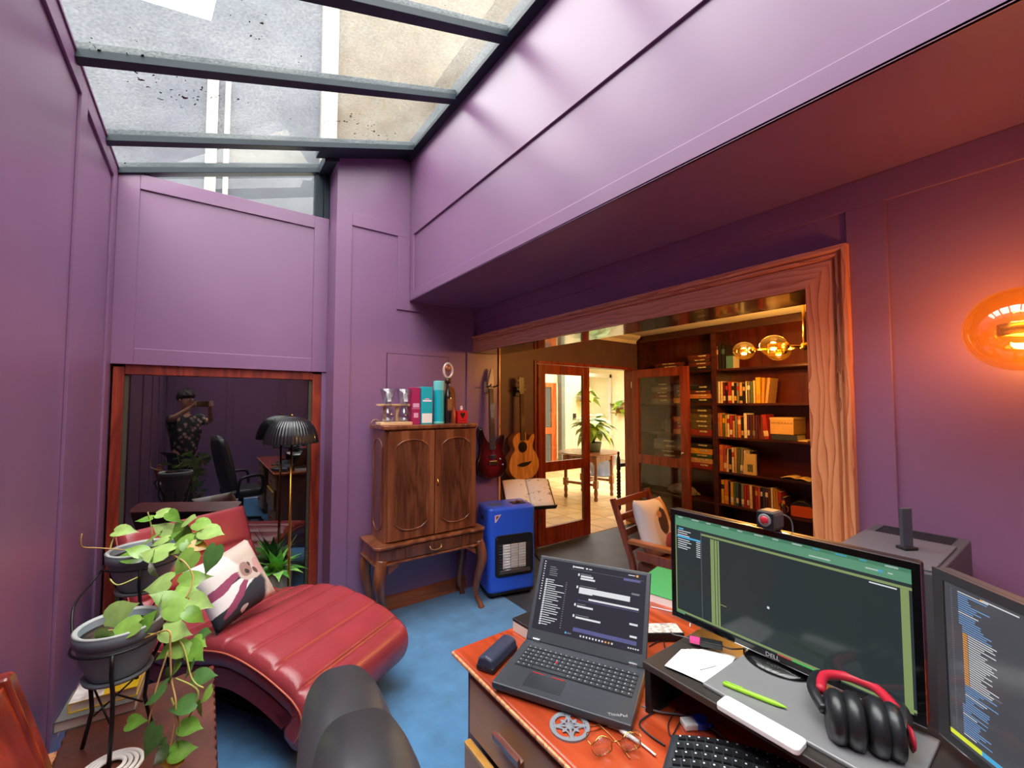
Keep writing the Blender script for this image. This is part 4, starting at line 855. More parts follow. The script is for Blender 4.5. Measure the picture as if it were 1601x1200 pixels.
MB().prism([(-0.155, 0.66), (-0.10, 0.665), (-0.145, 0.605), (-0.155, 0.605)], -0.1495, -0.147, 'y').build('badge', M('pale_badge', (214, 196, 206), 0.4), t)
MB().prism([(-0.145, 0.652), (-0.118, 0.655), (-0.142, 0.625)], -0.1502, -0.149, 'y').build('badge_mark', M('maroon_mark', (130, 40, 60), 0.4), t)
Box('control_panel', black, 0.04, 0.16, -0.06, 0.03, 0.713, 0.719, t, 0.002); MB().lathe([(0.02, 0), (0.018, 0.014), (0, 0.014)], 18, (0.10, -0.015, 0.719)).build('control_knob', M('dark_red_knob', (90, 30, 30), 0.4), t)
Box('top_vent', M('grey_vent', (72, 92, 124), 0.5), -0.16, -0.05, -0.05, 0.02, 0.713, 0.7165, t); Box('side_grip', black, -0.2095, -0.206, -0.03, 0.04, 0.60, 0.635, t, 0.003)
for sx in (-1, 1):
    for sy in (-1, 1): MB().lathe([(0, -0.012), (0.022, -0.012), (0.022, 0.012), (0, 0.012)], 14, T=Matrix.Translation((sx * 0.16, sy * 0.10, 0.022)) @ Matrix.Rotation(rad(90), 4, 'X')).build('caster', black, t)
# ------------------------------------------------------------------ guitars
def outline(pts, n=6): 
    q = smoothcurve([(x, z, 0) for x, z in pts + [pts[0]]], n); return [(p.x, p.y) for p in q[:-1]]
t = thing('electric_guitar', 'dark red sunburst electric guitar hanging on the purple wall', 'guitar', (2.055, 3.135, 0.905)); t.rotation_euler = (rad(-3), 0, 0)
body = outline([(0, 0), (0.09, 0.01), (0.145, 0.07), (0.15, 0.14), (0.115, 0.22), (0.12, 0.28), (0.135, 0.345), (0.12, 0.375), (0.08, 0.33), (0.04, 0.305), (-0.03, 0.31), (-0.07, 0.36), (-0.10, 0.435), (-0.128, 0.44), (-0.135, 0.38), (-0.12, 0.28), (-0.13, 0.2), (-0.16, 0.12), (-0.145, 0.05), (-0.09, 0.01)])
sb = bpy.data.materials.new('red_sunburst'); nd, ln, b = nodes_of(sb); sset(b, roughness=0.15, coat_weight=0.6)
tc = nd.new('ShaderNodeTexCoord'); mp = nd.new('ShaderNodeMapping'); mp.vector_type = 'TEXTURE'; mp.inputs['Location'].default_value = (0, 0, 0.17); mp.inputs['Scale'].default_value = (0.17, 1, 0.26)
ln.new(tc.outputs['Object'], mp.inputs[0]); le = nd.new('ShaderNodeVectorMath'); le.operation = 'LENGTH'; ln.new(mp.outputs[0], le.inputs[0])
ln.new(ramp(nd, ln, le.outputs['Value'], [(0.3, (104, 22, 30)), (0.6, (66, 12, 20)), (0.9, (18, 8, 12))]), b.inputs['Base Color'])
MB().prism(body, -0.022, 0.022, 'y', smooth=False).build('guitar_body', sb, t, 0.008, segs=3, angle=35)
neckw = wood('maple_neck', (140, 100, 70), (172, 130, 96), None, 'z', 1, 0.4)
MB().prism([(-0.028, 0.25), (0.028, 0.25), (0.022, 0.78), (-0.022, 0.78)], -0.034, -0.014, 'y').build('neck', M('rosewood_board', (74, 56, 52), 0.4), t, 0.003)
fr1 = MB()
for k in range(22):
    z = 0.78 - 0.53 * (1 - 2 ** (-k / 12)) / (1 - 2 ** (-21 / 12)); fr1.box(-0.026, 0.026, -0.0355, -0.033, z - 0.001, z + 0.001)
fr1.build('frets', chrome, t)
MB().prism([(-0.022, 0.78), (0.022, 0.78), (0.034, 0.83), (0.028, 0.955), (0.012, 0.965), (-0.03, 0.82)], -0.026, -0.012, 'y').build('headstock', M('ivory_headstock', (206, 194, 176), 0.3), t, 0.002)
for k in range(6): MB().ball((-0.034 + 0.006 * k, -0.020, 0.825 + k * 0.022), 0.008, 8).build('tuning_peg', chrome, t)
st_ = MB()
for k in range(6): st_.cyl((-0.014 + k * 0.0056, -0.04, 0.14), (-0.016 + k * 0.0064, -0.037, 0.79), 0.0006, n=4)
st_.build('strings', chrome, t)
Box('pickup', black, -0.035, 0.035, -0.032, -0.02, 0.245, 0.275, t, 0.003); Box('pickup', black, -0.035, 0.035, -0.032, -0.02, 0.17, 0.20, t, 0.003)
Box('bridge', chrome, -0.04, 0.04, -0.036, -0.02, 0.115, 0.15, t, 0.003)
for x, z in ((0.075, 0.16), (0.10, 0.11)): MB().cyl((x, -0.02, z), (x, -0.038, z), 0.009).build('control_knob', chrome, t)
MB().ball((-0.118, -0.028, 0.425), 0.006, 6).build('strap_button', chrome, t)
spr = wood('spruce_top', (196, 132, 64), (216, 152, 80), (226, 168, 98), 'z', 1.2, 0.25, 0.4)
t = thing('acoustic_guitar', 'honey coloured cutaway acoustic guitar hanging on the dark library wall', 'guitar', (2.70, 3.545, 0.77)); t.rotation_euler = (rad(-2), 0, 0)
body = outline([(0, 0), (0.10, 0.012), (0.175, 0.075), (0.195, 0.16), (0.165, 0.25), (0.118, 0.31), (0.115, 0.36), (0.14, 0.43), (0.135, 0.465), (0.10, 0.455), (0.06, 0.405), (0.03, 0.41), (0.028, 0.48), (0, 0.49), (-0.08, 0.48), (-0.138, 0.425), (-0.14, 0.37), (-0.118, 0.31), (-0.165, 0.25), (-0.195, 0.16), (-0.175, 0.075), (-0.10, 0.012)])
MB().prism(body, -0.045, 0.045, 'y').build('guitar_body', wood('guitar_sides', (120, 66, 30), (150, 88, 44), None, 'z', 1, 0.3, 0.4), t, 0.006, angle=35)
MB().prism([(x * 0.985, z * 0.985 + 0.004) for x, z in body], -0.0475, -0.0445, 'y').build('soundboard', spr, t)
MB().lathe([(0, 0), (0.052, 0), (0.052, 0.002), (0, 0.002)], 28, T=Matrix.Translation((-0.02, -0.0475, 0.335)) @ Matrix.Rotation(rad(90), 4, 'X')).build('sound_hole', M('hole_black', (16, 12, 10), 0.8), t)
MB().tube([(-0.02 + 0.056 * math.cos(a * math.pi / 12), -0.0485, 0.335 + 0.056 * math.sin(a * math.pi / 12)) for a in range(24)], 0.003, 6, True).build('rosette', M('dark_rosette', (80, 46, 24), 0.4), t)
MB().prism(outline([(-0.10, 0.155), (-0.03, 0.135), (0.05, 0.15), (0.09, 0.185), (0.05, 0.18), (-0.04, 0.175)], 4), -0.056, -0.046, 'y').build('bridge', M('ebony', (28, 20, 18), 0.4), t)
MB().prism([(-0.048, 0.40), (0.008, 0.40), (0.002, 0.88), (-0.042, 0.88)], -0.062, -0.04, 'y').build('neck', M('dark_fretboard', (66, 46, 38), 0.45), t, 0.003)
MB().prism([(-0.042, 0.88), (0.002, 0.88), (0.016, 0.92), (0.016, 1.06), (-0.056, 1.06), (-0.056, 0.92)], -0.056, -0.042, 'y').build('headstock', M('dark_headstock', (40, 28, 24), 0.3), t, 0.003)
for k in range(3):
    for x in (-0.064, 0.024): MB().ball((x, -0.05, 0.93 + k * 0.045), 0.011, 8).build('tuning_peg', M('gold_peg', (190, 160, 110), 0.3, 0.9), t)
st_ = MB()
for k in range(6): st_.cyl((-0.036 + k * 0.0064, -0.060, 0.165), (-0.034 + k * 0.0056, -0.064, 0.88), 0.0007, n=4)
st_.build('strings', brass, t)
for nm, lb, loc in (('guitar_hook', 'black wall hook holding the electric guitar on a pale block', (2.055, 3.19, 1.70)), ('guitar_hook', 'black wall hook holding the acoustic guitar', (2.68, 3.62, 1.68))):
    t = thing(nm, lb, 'hook', loc)
    Box('wall_block', pale_w if 'electric' in lb else black, -0.05, 0.03, -0.016, 0.0, -0.05, 0.05, t, 0.004)
    for s in (-1, 1): MB().tube([(0, -0.014, 0.0), (s * 0.03, -0.03, 0), (s * 0.034, -0.085, 0.01), (s * 0.034, -0.095, 0.022)], 0.006).build('yoke_arm', black, t)
# ------------------------------------------------------------------ music stand
t = thing('music_stand', 'black music stand behind the blue heater holding open sheet music', 'music stand', (2.50, 3.20, -0.0), rad(-20))
MB().cyl((0, 0, 0.05), (0, 0.0, 0.67), 0.010).build('pole', blackm, t)
for k in range(3):
    a = k * 2.094 + 0.5; MB().tube([(0, 0, 0.22), (0.20 * math.cos(a), 0.20 * math.sin(a), 0.01)], 0.008).build('leg', blackm, t)
MB().ball((0.02, -0.012, 0.33), 0.018, 8).build('clamp_knob', brass, t)
dk = MB().box(-0.24, 0.24, -0.006, 0.006, -0.15, 0.15).box(-0.24, 0.24, -0.05, 0.006, -0.158, -0.15).build('desk_plate', blackm, t, loc=(0, -0.02, 0.70), rot=(rad(-42), 0, 0))
t2 = thing('sheet_music', 'open white music book lying on the music stand', 'book', (0, 0, 0))
def page(s):
    def f(u, v_):
        x = s * (0.002 + u * 0.225); return (x, -0.012 - 0.018 * math.sin(u * math.pi) ** 1 * (1 - u * 0.5), -0.146 + v_ * 0.30)
    return f
pm_ = bpy.data.materials.new('printed_music_page'); nd, ln, b = nodes_of(pm_); sset(b, roughness=0.7)
br_ = nd.new('ShaderNodeTexNoise'); br_.inputs['Scale'].default_value = 26; br_.inputs['Detail'].default_value = 6; ln.new(coords(nd, ln, (1, 1, 1.6)), br_.inputs['Vector'])
n_ = nd.new('ShaderNodeTexNoise'); n_.inputs['Scale'].default_value = 7; ln.new(coords(nd, ln), n_.inputs['Vector'])
mm_ = nd.new('ShaderNodeMath'); mm_.operation = 'MULTIPLY'; ln.new(br_.outputs[0], mm_.inputs[0]); ln.new(n_.outputs[0], mm_.inputs[1])
ln.new(ramp(nd, ln, mm_.outputs[0], [(0.31, (244, 242, 240)), (0.40, (170, 162, 162))]), b.inputs['Base Color'])
for s in (-1, 1):
    o = MB().grid(page(s), 12, 6).build('page', pm_, t2, fix=False); sd = o.modifiers.new('thick', 'SOLIDIFY'); sd.thickness = 0.004
t2.matrix_world = Matrix.Translation((2.50, 3.20, 0)) @ Matrix.Rotation(rad(-20), 4, 'Z') @ Matrix.Translation((0, -0.02, 0.70)) @ Matrix.Rotation(rad(-42), 4, 'X')
# ------------------------------------------------------------------ desk
dt = wood('red_mahogany_top', (140, 50, 24), (176, 70, 38), (192, 86, 50), 'y', 0.8, 0.22, 0.5)
dfr = M('olive_brown_veneer', (176, 134, 96), 0.4, var=0.10, vscale=5, stretch=(1, 0.3, 1))
dstile = wood('brown_desk_stile', (84, 46, 34), (108, 64, 48), None, 'z', 0.8, 0.4)
ZD = 0.74
t = thing('desk', 'large red-brown wooden desk with drawers carrying the computers', 'desk', (0, 0, 0))
MB().prism([(0.687, ZD - 0.008), (0.695, ZD), (1.88, ZD), (1.88, ZD - 0.035), (0.71, ZD - 0.035), (0.70, ZD - 0.022), (0.690, ZD - 0.018)], -0.62, 1.28, 'y').build('desk_top', dt, t, 0.003)
Box('front_moulding', oak, 0.683, 0.692, -0.62, 1.284, ZD - 0.016, ZD - 0.004, t, 0.004); Box('end_moulding', oak, 0.687, 1.88, 1.276, 1.285, ZD - 0.016, ZD - 0.004, t, 0.004)
Box('pedestal', dstile, 0.725, 1.86, 0.62, 1.245, 0.04, ZD - 0.035, t, 0.003); Box('plinth', dstile, 0.74, 1.84, 0.64, 1.23, 0, 0.04, t)
Box('pedestal', dstile, 0.725, 1.86, -0.58, 0.0, 0.04, ZD - 0.035, t, 0.003); Box('plinth', dstile, 0.74, 1.84, -0.56, -0.02, 0, 0.04, t)
Box('modesty_panel', dstile, 1.80, 1.83, 0.0, 0.62, 0.2, ZD - 0.035, t)
for y0, y1 in ((0.655, 1.195), (-0.55, -0.03)):
    for k, (z0, z1) in enumerate(((0.525, 0.69), (0.30, 0.505), (0.07, 0.28))):
        pull = 0.018 if k == 1 and y0 > 0 else 0.0
        d = MB().box(-0.012, 0.012, y0, y1, z0, z1).build('drawer', dfr, t, 0.003, loc=(0.714 - pull, 0, 0))
        yc, zc_ = (y0 + y1) / 2 + 0.05, (z0 + z1) / 2 + 0.01
        MB().prism([(-0.012, -0.016), (-0.030, -0.010), (-0.034, 0.010), (-0.026, 0.016), (-0.022, 0.0), (-0.012, 0.004)], yc - 0.06, yc + 0.06, 'y', T=Matrix.Translation((0, 0, zc_))).build('handle', wood('handle_wood', (110, 58, 48), (140, 84, 70), None, 'y', 1, 0.25), d)
        if k: MB().box(-0.013, 0.008, y0, y1, z1 - 0.012, z1 + 0.002).build('drawer_lip', wood('yellow_drawer_edge', (196, 140, 60), (222, 166, 84), None, 'y', 1, 0.3), d, 0.002)
# ------------------------------------------------------------------ screens helper: flat printed light bars on a dark panel
def bars(name, rects, mats, W, H, parent, y):
    # rects: (u0, v0, u1, v1, material index), u right, v down, 0..1
    mb = MB()
    for (u0, v0, u1, v1, mi) in rects:
        mb.add([((u0 - 0.5) * W, y, (0.5 - v1) * H), ((u1 - 0.5) * W, y, (0.5 - v1) * H), ((u1 - 0.5) * W, y, (0.5 - v0) * H), ((u0 - 0.5) * W, y, (0.5 - v0) * H)], [(0, 1, 2, 3)], mi)
    return mb.build(name, mats, parent, fix=False)
g_white = glow('screen_white', (225, 228, 232), 0.75); g_grey = glow('screen_grey', (120, 122, 130), 0.6); g_blue = glow('screen_indigo', (86, 88, 150), 0.6); g_org = glow('screen_orange', (236, 160, 70), 0.8)
g_teal = glow('screen_sea_green', (104, 168, 132), 0.6); g_olive = glow('screen_olive', (150, 172, 110), 0.6); g_code = glow('screen_code_blue', (120, 168, 226), 0.75); g_yel = glow('screen_yellow', (226, 236, 60), 0.8); g_cy = glow('screen_cyan', (80, 176, 226), 0.8); g_red = glow('screen_red', (200, 80, 80), 0.7); g_grn = glow('screen_green', (80, 200, 100), 0.7); g_pur = glow('screen_violet', (160, 130, 200), 0.7)
def screen_mat(name, col, s):
    m = M(name, (8, 9, 11), 0.12, spec=0.4, emit=col, estr=s); return m
# ------------------------------------------------------------------ laptop
lap = M('charcoal_laptop', (54, 58, 64), 0.42, var=0.06, vscale=10)
t = thing('laptop', 'open charcoal laptop with a dark chat window on its screen', 'laptop', (0.882, 0.925, ZD), rad(28.5 - 90))
W, D = 0.385, 0.255
MB().prism([(-D / 2 + 0.006, 0.006), (D / 2, 0.004), (D / 2, 0.030), (-D / 2, 0.030), (-D / 2, 0.018)], -W / 2, W / 2, 'x').build('base', lap, t, 0.003)
for sx in (-1, 1): Box('foot', black, sx * 0.15 - 0.02, sx * 0.15 + 0.02, -0.10, 0.10, 0, 0.007, t)
kd = M('laptop_key', (52, 56, 62), 0.45); kdk = MB().prism([(-0.0076, -0.0072), (0.0076, -0.0072), (0.0076, 0.005), (0.005, 0.0072), (-0.005, 0.0072), (-0.0076, 0.005)], 0, 0.002, 'z').data('key', kd)
Box('key_well', M('key_well_black', (22, 23, 26), 0.6), -0.168, 0.176, -0.028, 0.085, 0.0296, 0.0304, t)
for r in range(6):
    y = 0.076 - r * 0.0186
    for c in range(20):
        x = -0.158 + c * 0.0172
        if r == 5 and 3 <= c <= 8: continue
        o = link('key', kdk, t, 0, (x, y, 0.0304))
        if r == 0: o.scale = (1, 0.6, 1)
Box('space_bar', kd, -0.158 + 3 * 0.0172 - 0.0076, -0.158 + 8 * 0.0172 + 0.0076, 0.076 - 5 * 0.0186 - 0.007, 0.076 - 5 * 0.0186 + 0.007, 0.0304, 0.0324, t)
kl = MB()
for r in range(6):
    for c in range(20):
        if r == 5 and 3 <= c <= 8: continue
        x = -0.158 + c * 0.0172; y = 0.076 - r * 0.0186; kl.box(x - 0.004, x - 0.001, y + 0.0, y + 0.003, 0.0324, 0.03255)
kl.build('key_legends', M('legend_white', (200, 204, 208), 0.6), t, kind='stuff')
MB().lathe([(0, 0), (0.004, 0), (0.004, 0.003), (0, 0.004)], 12, (-0.055, 0.0295, 0.031)).build('pointing_stick', M('red_rubber', (200, 30, 30), 0.6), t)
Box('touchpad', M('touchpad_black', (46, 49, 55), 0.3), -0.11, 0.0, -0.105, -0.042, 0.0298, 0.0306, t, 0.0003)
Box('touchpad_button', M('red_rubber', (200, 30, 30), 0.6), -0.105, -0.068, -0.0395, -0.0375, 0.0300, 0.0312, t); Box('touchpad_button', MATS['red_rubber'], -0.045, -0.006, -0.0395, -0.0375, 0.0300, 0.0312, t)
text_mesh('lettering', 'ThinkPad', 0.013, M('silver_print', (206, 208, 212), 0.3, 0.5), t, (0.155, -0.105, 0.0302), (0, 0, rad(18)))
for sx in (-1, 1): Box('hinge', chrome, sx * 0.155 - 0.014, sx * 0.155 + 0.014, D / 2 - 0.018, D / 2 - 0.002, 0.028, 0.040, t, 0.003)
lid = MB().box(-W / 2, W / 2, 0.0, 0.009, 0.0, 0.268).build('lid', lap, t, 0.003, loc=(0, D / 2 - 0.014, 0.031), rot=(rad(-31), 0, 0))
SW, SH = 0.358, 0.222
scr = MB().box(-SW / 2, SW / 2, -0.0008, 0.0002, -SH / 2, SH / 2).build('screen', screen_mat('chat_screen_dark', (52, 52, 62), 0.8), t, loc=(0, D / 2 - 0.014, 0.031), rot=(rad(-31), 0, 0))
scr.location = lid.location + Matrix.Rotation(rad(-31), 3, 'X') @ Vector((0, -0.0003, 0.147))
rc = []; rnd = random.Random(3)
for k in range(16): rc.append((0.022, 0.03 + k * 0.037, 0.034, 0.045 + k * 0.037, 5 if k == 4 else 0))
for k in range(5): rc.append((0.085, 0.10 + k * 0.03, 0.10 + rnd.uniform(0.03, 0.09), 0.112 + k * 0.03, 1))
for k in range(21):
    v0 = 0.29 + k * 0.031; rc.append((0.06, v0, 0.078, v0 + 0.022, 0)); rc.append((0.082, v0 + 0.002, 0.09 + rnd.uniform(0.05, 0.17), v0 + 0.012, 0)); rc.append((0.265, v0 + 0.004, 0.278, v0 + 0.014, 1))
rc += [(0.31, 0.035, 0.325, 0.065, 0), (0.33, 0.04, 0.42, 0.06, 0), (0.44, 0.04, 0.46, 0.06, 0), (0.47, 0.045, 0.50, 0.058, 0), (0.30, 0.085, 0.98, 0.088, 1), (0.84, 0.03, 0.90, 0.04, 0), (0.91, 0.02, 0.93, 0.05, 3)]
for (a, b_, c, d_, e) in ((0.40, 0.13, 0.50, 0.145, 1), (0.40, 0.155, 0.52, 0.18, 0), (0.40, 0.19, 0.54, 0.215, 0), (0.80, 0.085, 0.95, 0.12, 2), (0.40, 0.30, 0.56, 0.31, 1), (0.40, 0.325, 0.87, 0.395, 0), (0.40, 0.395, 0.53, 0.41, 0), (0.88, 0.27, 0.95, 0.295, 1),
                      (0.50, 0.46, 0.95, 0.485, 0), (0.40, 0.50, 0.95, 0.507, 2), (0.40, 0.55, 0.48, 0.56, 1), (0.40, 0.575, 0.55, 0.60, 0), (0.40, 0.70, 0.52, 0.71, 1), (0.40, 0.725, 0.63, 0.75, 0), (0.88, 0.66, 0.95, 0.685, 0), (0.89, 0.81, 0.95, 0.835, 0), (0.39, 0.87, 0.95, 0.92, 2)): rc.append((a, b_, c, d_, e))
for v0 in (0.135, 0.31, 0.555, 0.705): rc.append((0.372, v0, 0.388, v0 + 0.035, 0))
rc += [(0.32, 0.95, 0.335, 0.975, 4), (0.34, 0.955, 0.38, 0.97, 1)] + [(0.46 + k * 0.028, 0.952, 0.474 + k * 0.028, 0.974, 3 if k in (8, 9) else 0) for k in range(11)] + [(0.88 + k * 0.02, 0.955, 0.892 + k * 0.02, 0.97, 0) for k in range(5)]
bars('screen_content', rc, [g_white, g_grey, g_blue, g_org, g_cy, g_pur], SW, SH, scr, -0.0012)
# ------------------------------------------------------------------ small things on the desk
p0 = on(742, 1042, 'z', ZD); t = thing('glasses_case', 'rounded dark blue-grey case lying left of the laptop', 'case', (0.778, 1.150, ZD), rad(24))
MB().prism([(-0.026, 0), (0.026, 0), (0.031, 0.018), (0.024, 0.040), (0.0, 0.046), (-0.024, 0.040), (-0.031, 0.018)], -0.075, 0.075, 'x').build('case_shell', M('slate_blue_case', (52, 58, 78), 0.35), t, 0.008, segs=3)
Box('lower_half', black, -0.077, 0.077, -0.0318, 0.0318, 0.001, 0.018, t, 0.006); Box('catch', chrome, -0.080, -0.076, -0.004, 0.004, 0.012, 0.018, t)
t = thing('small_box', 'small white box with a black lid behind the laptop', 'box', (0.985, 1.215, ZD), rad(4))
Box('box_body', M('white_card', (222, 218, 208), 0.6), -0.065, 0.065, -0.05, 0.05, 0, 0.036, t, 0.003); Box('lid', black, -0.066, 0.066, -0.051, 0.051, 0.036, 0.046, t, 0.003)
# pierced coaster
t = thing('coaster', 'round grey pierced coaster on the desk in front of the laptop', 'coaster', (0.766, 0.81, ZD))
gm = M('grey_coaster', (126, 130, 138), 0.6)
mb = MB()
def annulus(mb, r0, r1, z0, z1, n=40, a0=0, a1=360):
    full = abs(a1 - a0) >= 360; k = n if full else n + 1
    for i in range(n):
        A = rad(a0 + (a1 - a0) * i / n); B = rad(a0 + (a1 - a0) * (i + 1) / n)
        v = [(r * math.cos(a), r * math.sin(a), z) for z in (z0, z1) for r in (r0, r1) for a in (A, B)]
        mb.add(v, [(4, 5, 7, 6), (0, 2, 3, 1), (0, 1, 5, 4), (2, 6, 7, 3)])
annulus(mb, 0.041, 0.050, 0, 0.005)
mb.build('rim', gm, t)
for k in range(4):
    mb = MB(); a = k * 90 + 10
    v = Matrix.Rotation(rad(a), 4, 'Z')
    q = [(0.024 * math.cos(x) + 0.0 - 0.0, 0.012 * math.sin(x)) for x in [i * math.pi / 12 for i in range(25)]]
    mb.tube([v @ Vector((0.0415 + 0.02 * (math.cos(x) - 1), 0.024 * math.sin(x), 0.0025)) for x in [(-70 + i * 14) * math.pi / 180 for i in range(11)]], 0.0024, 6)
    mb.tube([v @ Vector((0.052 + 0.034 * math.cos(x), 0.034 * math.sin(x), 0.0025)) for x in [(128 + i * 10.4) * math.pi / 180 for i in range(11)]], 0.0026, 6)
    mb.add([v @ Vector(p) for p in ((0.004, 0.0, 0.0045), (0.022, 0.005, 0.0045), (0.030, 0.0, 0.0045), (0.022, -0.005, 0.0045))], [(0, 3, 2, 1)])
    mb.add([v @ Matrix.Rotation(rad(45), 4, 'Z') @ Vector(p) for p in ((0.004, -0.003, 0.0045), (0.043, -0.0035, 0.0045), (0.043, 0.0035, 0.0045), (0.004, 0.003, 0.0045))], [(0, 1, 2, 3)])
    mb.build('petal', gm, t)
MB().lathe([(0.0, 0.001), (0.012, 0.001), (0.012, 0.005), (0, 0.005)], 16).build('boss', gm, t)
# spectacles
gold = M('gold_wire', (206, 172, 96), 0.25, 1.0)
t = thing('eyeglasses', 'thin gold wire eyeglasses lying on the desk beside the coaster', 'glasses', (0.795, 0.685, ZD), rad(-26))
for s in (-1, 1):
    MB().tube([(s * 0.034 + 0.025 * math.cos(a * math.pi / 12) * (1 + 0.06 * s * math.cos(a * math.pi / 12)), 0.0 + 0.003 * math.cos(a), 0.024 + 0.021 * math.sin(a * math.pi / 12)) for a in range(24)], 0.0012, 6, True).build('lens_rim', gold, t)
    MB().lathe([(0, -0.0006), (1, -0.0006), (1, 0.0006), (0, 0.0006)], 24, T=Matrix.Translation((s * 0.034, 0, 0.024)) @ Matrix.Rotation(rad(90), 4, 'X') @ Matrix.Diagonal((0.0245, 0.0205, 1, 1))).build('lens', gls, t)
    MB().tube([(s * 0.062, 0.0, 0.032), (s * 0.066, 0.02, 0.03), (s * 0.05, 0.06, 0.012), (s * 0.02 , 0.085 + 0.01 * s, 0.003), (-s * 0.03, 0.09, 0.002)], 0.0011, 6).build('temple', gold, t)
MB().tube([(-0.010, 0, 0.03), (0, -0.003, 0.033), (0.010, 0, 0.03)], 0.0012, 6).build('bridge', gold, t)
# ergonomic keyboard
t = thing('keyboard', 'black curved ergonomic keyboard at the near edge of the desk', 'keyboard', (0.915, 0.405, ZD), rad(-67))
def kb(u, v_):
    x = -0.20 + 0.40 * u; cy = 0.035 * (1 - (2 * u - 1) ** 2); hz = 0.018 + 0.016 * (1 - (2 * u - 1) ** 2)
    y = -0.105 + 0.20 * v_ + cy * (1 if v_ > 0.5 else 0.6); return (x, y, hz + 0.006 * v_)
mb = MB(); mb.grid(kb, 21, 9)
kbm = M('grey_black_keyboard', (52, 56, 62), 0.5)
o = mb.build('shell', kbm, t); sd = o.modifiers.new('thick', 'SOLIDIFY'); sd.thickness = 0.016; sd.offset = -1
kk = M('keyboard_key', (26, 27, 30), 0.45); kkd = MB().prism([(-0.0082, -0.0082), (0.0082, -0.0082), (0.0082, 0.0082), (-0.0082, 0.0082)], 0, 0.005, 'z').data('key', kk)
lg = MB()
for r in range(6):
    for c in range(19):
        u = 0.06 + c * 0.0485; v_ = 0.93 - r * 0.125
        if 8 < c < 10 and r > 1: continue
        if r == 5 and 4 < c < 14: continue
        p = Vector(kb(u, v_)); dx = (Vector(kb(u + 0.01, v_)) - p).normalized(); dy = (Vector(kb(u, v_ + 0.01 if v_ < 0.45 or v_ > 0.52 else v_ + 0.005)) - p); dy = (dy - dx * dy.dot(dx)).normalized(); dz = dx.cross(dy)
        o = link('key', kkd, t); o.matrix_local = Matrix.Translation(p) @ Matrix((dx, dy, dz)).transposed().to_4x4() @ (Matrix.Diagonal((1, 0.55, 1, 1)) if r == 0 else Matrix.Identity(4))
        q = p + dz * 0.0053
        lg.add([q + dx * a + dy * b_ for a, b_ in ((-0.005, 0.001), (-0.001, 0.001), (-0.001, 0.005), (-0.005, 0.005))], [(0, 1, 2, 3)])
lg.build('key_legends', MATS['legend_white'], t, fix=False, kind='stuff')
MB().prism([(-0.2, -0.1), (0.2, -0.1), (0.2, 0.0), (-0.2, 0.0)], 0.0, 0.004, 'z').build('base_plate', black, t)
# cables and connectors
def cable(label, pts, r, m, name='cable'):
    t = thing(name, label, 'cable'); MB().tube(smoothcurve(pts, 8), r, 8).build('cord', m, t); return t
gc = M('grey_cable', (92, 94, 98), 0.5); bc = M('black_cable', (26, 26, 28), 0.5); wc = M('white_cable', (226, 226, 224), 0.5)
def dz_(px, py, h=0.004): p = on(px, py, 'z', ZD + h); return (p.x, p.y, p.z)
cable('grey cable plugged into the side of the laptop', [dz_(1003, 1103, 0.012), dz_(1030, 1112, 0.008), dz_(1075, 1119), dz_(1110, 1137), dz_(1140, 1160), dz_(1160, 1190)], 0.0022, gc)
cable('black cable curling on the desk beside the riser foot', [dz_(1045, 1100), dz_(1010, 1120), dz_(1000, 1132), dz_(1015, 1148), dz_(1040, 1165)], 0.002, bc)
cable('tangled thin black cable under the monitor riser', [dz_(1060, 1105), dz_(1045, 1130), dz_(1050, 1150), dz_(1065, 1125), dz_(1080, 1115), dz_(1120, 1150), dz_(1110, 1170), dz_(1140, 1165)], 0.0016, bc)
cable('thin tan cord running under the coaster towards the eyeglasses', [dz_(920, 1118, 0.003), dz_(940, 1135, 0.003), dz_(965, 1160, 0.003), dz_(985, 1185, 0.003)], 0.0013, M('tan_cord', (190, 120, 60), 0.5))
t = cable('white charging cable with a thick plug beside the keyboard', [dz_(950, 1134), dz_(972, 1142, 0.006), dz_(1000, 1160, 0.006), dz_(1025, 1180, 0.006)], 0.0024, wc)
a_, b_ = Vector(dz_(970, 1140, 0.007)), Vector(dz_(1000, 1161, 0.007)); MB().tube([a_, a_.lerp(b_, 0.45), a_.lerp(b_, 0.5), b_], [0.006, 0.006, 0.0048, 0.0045], 10).build('plug', wc, t)
pb = on(1090, 1135, 'z', ZD); t = thing('video_connector', 'white and blue video connector lying behind the keyboard', 'connector', (pb.x, pb.y, ZD), rad(-30))
Box('plug_shell', wc, -0.038, -0.004, -0.016, 0.016, 0.001, 0.016, t, 0.003); Box('blue_socket', M('blue_plastic', (40, 92, 214), 0.4), -0.004, 0.022, -0.018, 0.018, 0.001, 0.018, t, 0.002)
for s in (-1, 1): MB().cyl((0.022, s * 0.013, 0.009), (0.032, s * 0.013, 0.009), 0.005).build('thumbscrew', MATS['blue_plastic'], t)
